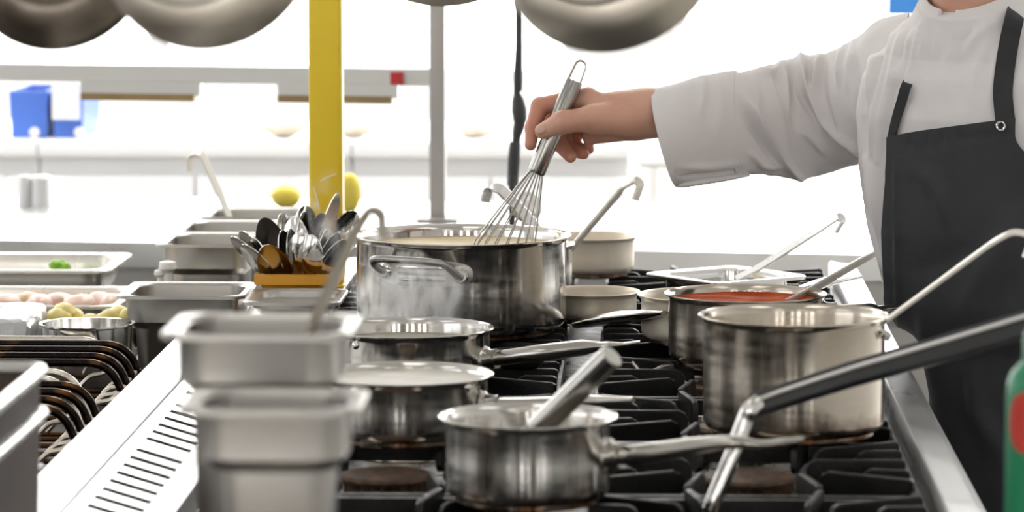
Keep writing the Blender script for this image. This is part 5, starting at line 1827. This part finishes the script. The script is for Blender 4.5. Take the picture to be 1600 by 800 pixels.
SFD = [([(1176, 118), (1182, 150), (1180, 190)], 0.002, 8), ([(1214, 150), (1222, 200), (1232, 240)], 0.0025, 7), ([(1300, 130), (1306, 180), (1322, 222)], 0.003, 7), ([(1275, 110), (1284, 150), (1306, 196)], -0.003, 6), ([(1210, 100), (1216, 140)], -0.003, 5), ([(1338, 80), (1340, 150), (1346, 220)], -0.004, 4), ([(1231, 86), (1235, 120), (1240, 160), (1244, 195)], -0.0065, 6), ([(1224, 92), (1228, 130), (1232, 180)], 0.004, 6), ([(1253, 80), (1250, 100), (1259, 144), (1287, 191), (1331, 229), (1350, 250)], 0.0065, 5),
       ([(1248, 110), (1255, 150), (1280, 195)], -0.005, 6), ([(1156, 148), (1187, 194), (1219, 247), (1252, 281)], 0.006, 5), ([(1162, 170), (1190, 214), (1215, 260)], -0.005, 7), ([(1281, 88), (1276, 110), (1268, 138)], 0.006, 4),
       ([(1290, 90), (1285, 120), (1282, 150)], -0.004, 5), ([(1319, 74), (1316, 100), (1311, 130)], 0.006, 4), ([(1308, 82), (1305, 110)], -0.004, 5), ([(1335, 66), (1330, 100), (1324, 140)], 0.004, 5),
       ([(1188, 108), (1204, 115), (1218, 102)], 0.004, 4), ([(1250, 205), (1275, 222), (1292, 242)], 0.004, 5), ([(1170, 238), (1190, 258), (1230, 262)], 0.004, 5), ([(1262, 100), (1266, 130)], -0.004, 5), ([(1200, 120), (1206, 150), (1210, 190)], 0.0025, 9)]
sv = fold(sv, sn, SFD)
sv = relax(sv, len(R_), NS, 4)
sl = MB().add(sv.tolist(), sf)
sl.build('sleeve', M['cloth'], jacket, smooth=180)

n0 = 61
Ro = sleeve_rings(ST, 20, NS, 0.0022)[:n0]
Ri = sleeve_rings(ST, 20, NS, -0.0020)[:n0]
def crumple(R, seed, amp):
    v = R.reshape(-1, 3)
    f_ = grid_faces(NS, len(R), True)
    n_ = vnormals(v, f_)
    if ((n_ * (v - R.mean(1).repeat(NS, 0))).sum(1)).mean() < 0:
        n_ = -n_
    v = v + n_ * (amp * noise3(v * np.array([34, 30, 14]), seed))[:, None]
    v = fold(v, n_, [([(1100, 122), (1098, 150), (1094, 180)], 0.0018, 7), ([(1122, 130), (1126, 170), (1120, 215)], 0.0016, 9), ([(1060, 262), (1110, 262), (1160, 256)], 0.0016, 6), ([(1062, 276), (1110, 273), (1166, 264)], -0.0022, 2.5)])
    return v.reshape(R.shape)
Ro, Ri = crumple(Ro, 41, 0.0016), crumple(Ri, 41, 0.0016)
cuff = MB()
seq = [Ri[k] for k in range(n0 - 1, -1, -1)] + [Ri[0] * 0.5 + Ro[0] * 0.5 + np.array([-0.0012, 0, 0])] + [Ro[k] for k in range(n0)] + [Ro[-1] * 0.55 + Ri[-1] * 0.45]
cuff.rings([r.tolist() for r in seq], closed=True)
cuff.build('cuff', M['cloth'], jacket, smooth=70)
# hem roll hanging along the cuff's lower edge
hem = [P(1058, 289, 4.278), P(1070, 288, 4.280), P(1100, 283, 4.298), P(1135, 278, 4.322), P(1168, 273, 4.350)]
MB().tube(catmull(hem, 6), [0.003 + 0.0025 * math.sin(PI * k / 24) for k in range(25)], 12, flat=(1.3, 0.8), up=(0, 0, 1)).build('hem', M['cloth'], jacket, smooth=80)

# other sleeve, hanging
pts = catmull([Vector(LSH * 0.75 + np.array([0.40, 4.22, 1.2]) * 0.25), Vector(LSH + np.array([0.02, -0.005, -0.02])), Vector(ELB_L + np.array([-0.01, 0.01, 0.07])), Vector(ELB_L), Vector(ELB_L * 0.5 + WR_L * 0.5), Vector(WR_L + np.array([0.006, 0.006, 0.05]))], 8)
rad = [np.interp(k, [0, 10, 24, 40], [0.060, 0.068, 0.058, 0.050]) for k in range(len(pts))]
ls = MB().tube(pts, rad, 48)
lv = np.array(ls.v)
lv += 0.0035 * np.stack([noise3(lv * np.array([30, 30, 22]), 51), noise3(lv * np.array([30, 30, 22]), 52), np.zeros(len(lv))], 1)
ls.v = [tuple(x) for x in lv]
ls.build('sleeve', M['cloth'], jacket, smooth=80)

# stand-up collar, open at the front
col = MB()
rings = []
nc = 60
for off, dz in ((-0.003, -0.012), (0.0005, 0.0), (-0.001, 0.026), (-0.0035, 0.028), (-0.0055, 0.026), (-0.0045, -0.012)):
    ring = []
    for k in range(nc):
        a = math.radians(14) + (2 * PI - math.radians(20)) * k / (nc - 1)
        r_ = 0.0665 + off - 0.007 * (dz > 0.01)
        q = np.array([0.40, 4.22, 0]) + FV * (0.046 + r_ * 0.96 * math.cos(a)) + RV * (r_ * 1.06 * math.sin(a))
        q[2] = 1.331 - 0.028 * math.cos(a) + dz * (1.0 + 0.25 * (1 - math.cos(a)) / 2)
        ring.append(tuple(q))
    rings.append(ring)
nr = len(rings)
vs = [p for r in rings for p in r]
fs = [(i * nc + j, i * nc + j + 1, ((i + 1) % nr) * nc + j + 1, ((i + 1) % nr) * nc + j) for i in range(nr) for j in range(nc - 1)]
fs += [tuple(i * nc for i in range(nr)), tuple(i * nc + nc - 1 for i in range(nr - 1, -1, -1))]
col.add(vs, fs)
col.build('collar', M['cloth'], jacket, smooth=50)


# ---- bib apron
def phi_at(z, px, off, lo=-1.9, hi=1.5):
    g = np.linspace(lo, hi, 700)
    uv = projn(torso(g, np.full_like(g, z), off))
    return float(g[np.argmin(np.abs(uv[:, 0] - px))])


def z_for(px, py):
    best = None
    for z in np.linspace(0.8, 1.3, 400):
        a = phi_at(z, px, 0.006)
        q = projn(torso(np.array([a]), np.array([z]), 0.006))[0]
        if best is None or abs(q[1] - py) < best[0]:
            best = (abs(q[1] - py), z, a)
    return best[1], best[2]


def phi_left(z):
    px = np.interp(z, [0.93, 0.99, 1.06, 1.19], [1398, 1391, 1386, 1388])
    a = phi_at(z, px, 0.006, -0.4, 1.25)
    w = np.clip((0.975 - z) / 0.05, 0, 1)
    return a * (1 - w) + 1.15 * w


def phi_right(z):
    w = np.clip((1.185 - z) / 0.16, 0, 1) ** 0.9
    a = phi_at(1.19, 1586, 0.006)
    return a * (1 - w) + (-1.75) * w


top_l, _ = z_for(1389, 214)
top_r, _ = z_for(1585, 184)
NAU, NAV = 90, 150
U = np.linspace(0, 1, NAU)
Vv = np.linspace(0, 1, NAV)
sag = lambda u: top_l + (top_r - top_l) * u - 0.006 * np.sin(u * PI) * -0.3
g_out, g_in = [], []
for v_ in Vv:
    row_o = []
    for u in U:
        ztop = sag(u)
        z = ztop + (0.46 - ztop) * v_
        row_o.append((z, u))
    g_out.append(row_o)
zl = np.array([[q[0] for q in r] for r in g_out])
ul = np.array([[q[1] for q in r] for r in g_out])
tabz = np.linspace(0.4, 1.3, 300)
pl_ = np.array([phi_left(z) for z in tabz])
pr_ = np.array([phi_right(z) for z in tabz])
k5 = np.ones(9) / 9
pl_ = np.convolve(np.pad(pl_, 4, mode='edge'), k5, 'valid')
pr_ = np.convolve(np.pad(pr_, 4, mode='edge'), k5, 'valid')
PH = np.interp(zl, tabz, pl_) * (1 - ul) + np.interp(zl, tabz, pr_) * ul


def apron_sheet(off):
    q = torso(PH, np.maximum(zl, 0.56), off)
    q[..., 2] = zl
    drape = np.clip((0.93 - zl) / 0.4, 0, 1)
    q += (0.006 * np.clip((1.14 - zl) / 0.06, 0, 1))[..., None] * FV
    q += (0.010 * drape * np.cos(PH * 9))[..., None] * FV
    return q


ao = apron_sheet(0.0090).reshape(-1, 3)
ai = apron_sheet(0.0050).reshape(-1, 3)
af = grid_faces(NAU, NAV, False)
an = vnormals(ao, af)
if (an @ FV).mean() < 0:
    an = -an
AF = [([(1392, 236), (1460, 228), (1530, 214), (1590, 208)], -0.0012, 2.5), ([(1399, 250), (1401, 400), (1404, 520)], 0.0022, 3), ([(1440, 262), (1470, 300), (1480, 360)], 0.004, 14), ([(1520, 380), (1480, 410), (1430, 420)], -0.002, 18),
      ([(1600, 330), (1540, 420), (1500, 500)], 0.005, 20), ([(1600, 430), (1560, 480), (1530, 560)], -0.002, 20), ([(1440, 480), (1450, 540), (1470, 620)], 0.004, 12), ([(1520, 560), (1530, 640), (1570, 720)], 0.006, 18),
      ([(1420, 232), (1421, 215)], -0.0016, 4), ([(1446, 228), (1448, 210)], -0.0016, 4), ([(1470, 226), (1472, 205)], -0.0016, 5), ([(1500, 222), (1502, 202)], -0.0014, 5)]
nz_ = (0.0016 * noise3(ao * np.array([22, 22, 12]), 61))[:, None]
ao2 = fold(ao + an * nz_, an, AF)
ai2 = ai + (ao2 - ao)
mb = MB()
nA = len(ao2)
bound = [(j, j + 1) for j in range(NAU - 1)] + [((NAV - 1) * NAU + j + 1, (NAV - 1) * NAU + j) for j in range(NAU - 1)] + [((i + 1) * NAU, i * NAU) for i in range(NAV - 1)] + [(i * NAU + NAU - 1, (i + 1) * NAU + NAU - 1) for i in range(NAV - 1)]
mb.add(ao2.tolist() + ai2.tolist(), af + [tuple(nA + k for k in f_[::-1]) for f_ in af] + [(b, a, a + nA, b + nA) for a, b in bound])
apron = mb.build('apron', M['apron'], chef, smooth=60)
apron['label'] = 'charcoal bib apron'
abvh = BVHTree.FromPolygons([Vector(x) for x in ao2.tolist()], af)


def hit(bvh, px, py):
    o = Vector((0, 0, CAMZ))
    d = (P(px, py, 4.0) - o).normalized()
    loc, nrm, i, dist = bvh.ray_cast(o, d)
    if loc is None:
        return None
    if nrm.dot(d) > 0:
        nrm = -nrm
    return loc, nrm


def strap(name, pxs, width, bvh, off=0.003, thick=0.0022, tuck=False):
    pts, nrm = [], []
    for px, py in pxs:
        h_ = hit(bvh, px, py)
        if h_ is None:
            h_ = (pts[-1] + (pts[-1] - pts[-2]), nrm[-1]) if len(pts) > 1 else (None, None)
            if h_[0] is None:
                continue
            pts.append(h_[0])
            nrm.append(h_[1])
            continue
        pts.append(h_[0] + h_[1] * (off if not (tuck and (px, py) == pxs[-1]) else -0.014))
        nrm.append(h_[1])
    pts = catmull(pts, 6)
    nn = catmull(nrm, 6)
    rings = []
    for i, p_ in enumerate(pts):
        tg = (pts[min(i + 1, len(pts) - 1)] - pts[max(i - 1, 0)]).normalized()
        n_ = (nn[i] - tg * nn[i].dot(tg)).normalized()
        sd = tg.cross(n_)
        rings.append([p_ + sd * (a * width / 2) + n_ * (b * thick / 2) for a, b in ((-1, -1), (1, -1), (1, 1), (-1, 1))])
    return MB().rings(rings).build(name, M['strap'], apron, smooth=50)


strap('neck_strap', [(1572, 190), (1569, 165), (1568, 140), (1571, 100), (1577, 60), (1584, 25), (1591, 0), (1598, -20)], 0.0215, jbvh, 0.0045)
strap('neck_strap', [(1396, 222), (1403, 190), (1411, 158), (1416, 136), (1421, 118)], 0.0115, jbvh, 0.0045, tuck=True)
h_ = hit(abvh, 1564, 197)
if h_:
    MB().lathe([(0.0024, 0.0005), (0.0052, 0.0), (0.0056, 0.0012), (0.0046, 0.0022), (0.0030, 0.0016), (0.0024, 0.0005)], h_[0] + h_[1] * 0.0012, 28, axis=h_[1]).build('eyelet', M['polished'], apron)
    MB().lathe([(0, 0), (0.0026, 0), (0.0028, 0.0004), (0, 0.0004)], h_[0] + h_[1] * 0.0031, 20, axis=h_[1]).build('eyelet_shade_disc', M['slot'], apron)  # black disc painted for the shade inside the closed eyelet

# ================================================================== STEAM
def steam(label, c, s, dens, seed, scale=26):
    m = bpy.data.materials.new('steam')
    m.use_nodes = True
    nt = m.node_tree
    nt.nodes.clear()
    N, L = nt.nodes, nt.links
    out = N.new('ShaderNodeOutputMaterial')
    vs_ = N.new('ShaderNodeVolumeScatter')
    vs_.inputs['Color'].default_value = (1, 1, 1, 1)
    vs_.inputs['Anisotropy'].default_value = 0.3
    tc = N.new('ShaderNodeTexCoord')
    mp = N.new('ShaderNodeMapping')
    mp.inputs['Location'].default_value = (seed, seed * 0.7, 0)
    mp.inputs['Scale'].default_value = (1, 1, 0.55)
    nz = N.new('ShaderNodeTexNoise')
    nz.inputs['Scale'].default_value = scale
    nz.inputs['Detail'].default_value = 4
    nz.inputs['Distortion'].default_value = 1.2
    L.new(tc.outputs['Object'], mp.inputs[0])
    L.new(mp.outputs[0], nz.inputs['Vector'])
    gr_ = N.new('ShaderNodeVectorMath')
    gr_.operation = 'DIVIDE'
    gr_.inputs[1].default_value = s
    L.new(tc.outputs['Object'], gr_.inputs[0])
    ln = N.new('ShaderNodeVectorMath')
    ln.operation = 'LENGTH'
    L.new(gr_.outputs[0], ln.inputs[0])
    fall = N.new('ShaderNodeMapRange')
    fall.inputs['From Min'].default_value, fall.inputs['From Max'].default_value = 0.25, 0.98
    fall.inputs['To Min'].default_value, fall.inputs['To Max'].default_value = 1, 0
    L.new(ln.outputs['Value'], fall.inputs['Value'])
    thr = N.new('ShaderNodeMapRange')
    thr.inputs['From Min'].default_value, thr.inputs['From Max'].default_value = 0.48, 0.66
    L.new(nz.outputs['Fac'], thr.inputs['Value'])
    mu = N.new('ShaderNodeMath')
    mu.operation = 'MULTIPLY'
    L.new(fall.outputs[0], mu.inputs[0])
    L.new(thr.outputs[0], mu.inputs[1])
    m2 = N.new('ShaderNodeMath')
    m2.operation = 'MULTIPLY'
    m2.inputs[1].default_value = dens
    L.new(mu.outputs[0], m2.inputs[0])
    L.new(m2.outputs[0], vs_.inputs['Density'])
    L.new(vs_.outputs[0], out.inputs['Volume'])
    l_ = lump((0, 0, 0), s, 1, 0.0, 3)
    l_.v = [(x + c[0], y + c[1], z + c[2]) for x, y, z in l_.v]
    o = l_.build('steam', m, origin=c)
    tag(o, label, 'steam', kind='stuff')


c = P(640, 484, 3.99)
steam('white steam curling up before the stockpot handle', (c.x, 4.02, c.z), (0.080, 0.035, 0.058), 120, 3.1, 36)
c = P(505, 345, 4.42)
steam('faint steam rising beside the yellow post', (c.x, 4.44, c.z), (0.030, 0.022, 0.075), 22, 7.7, 40)
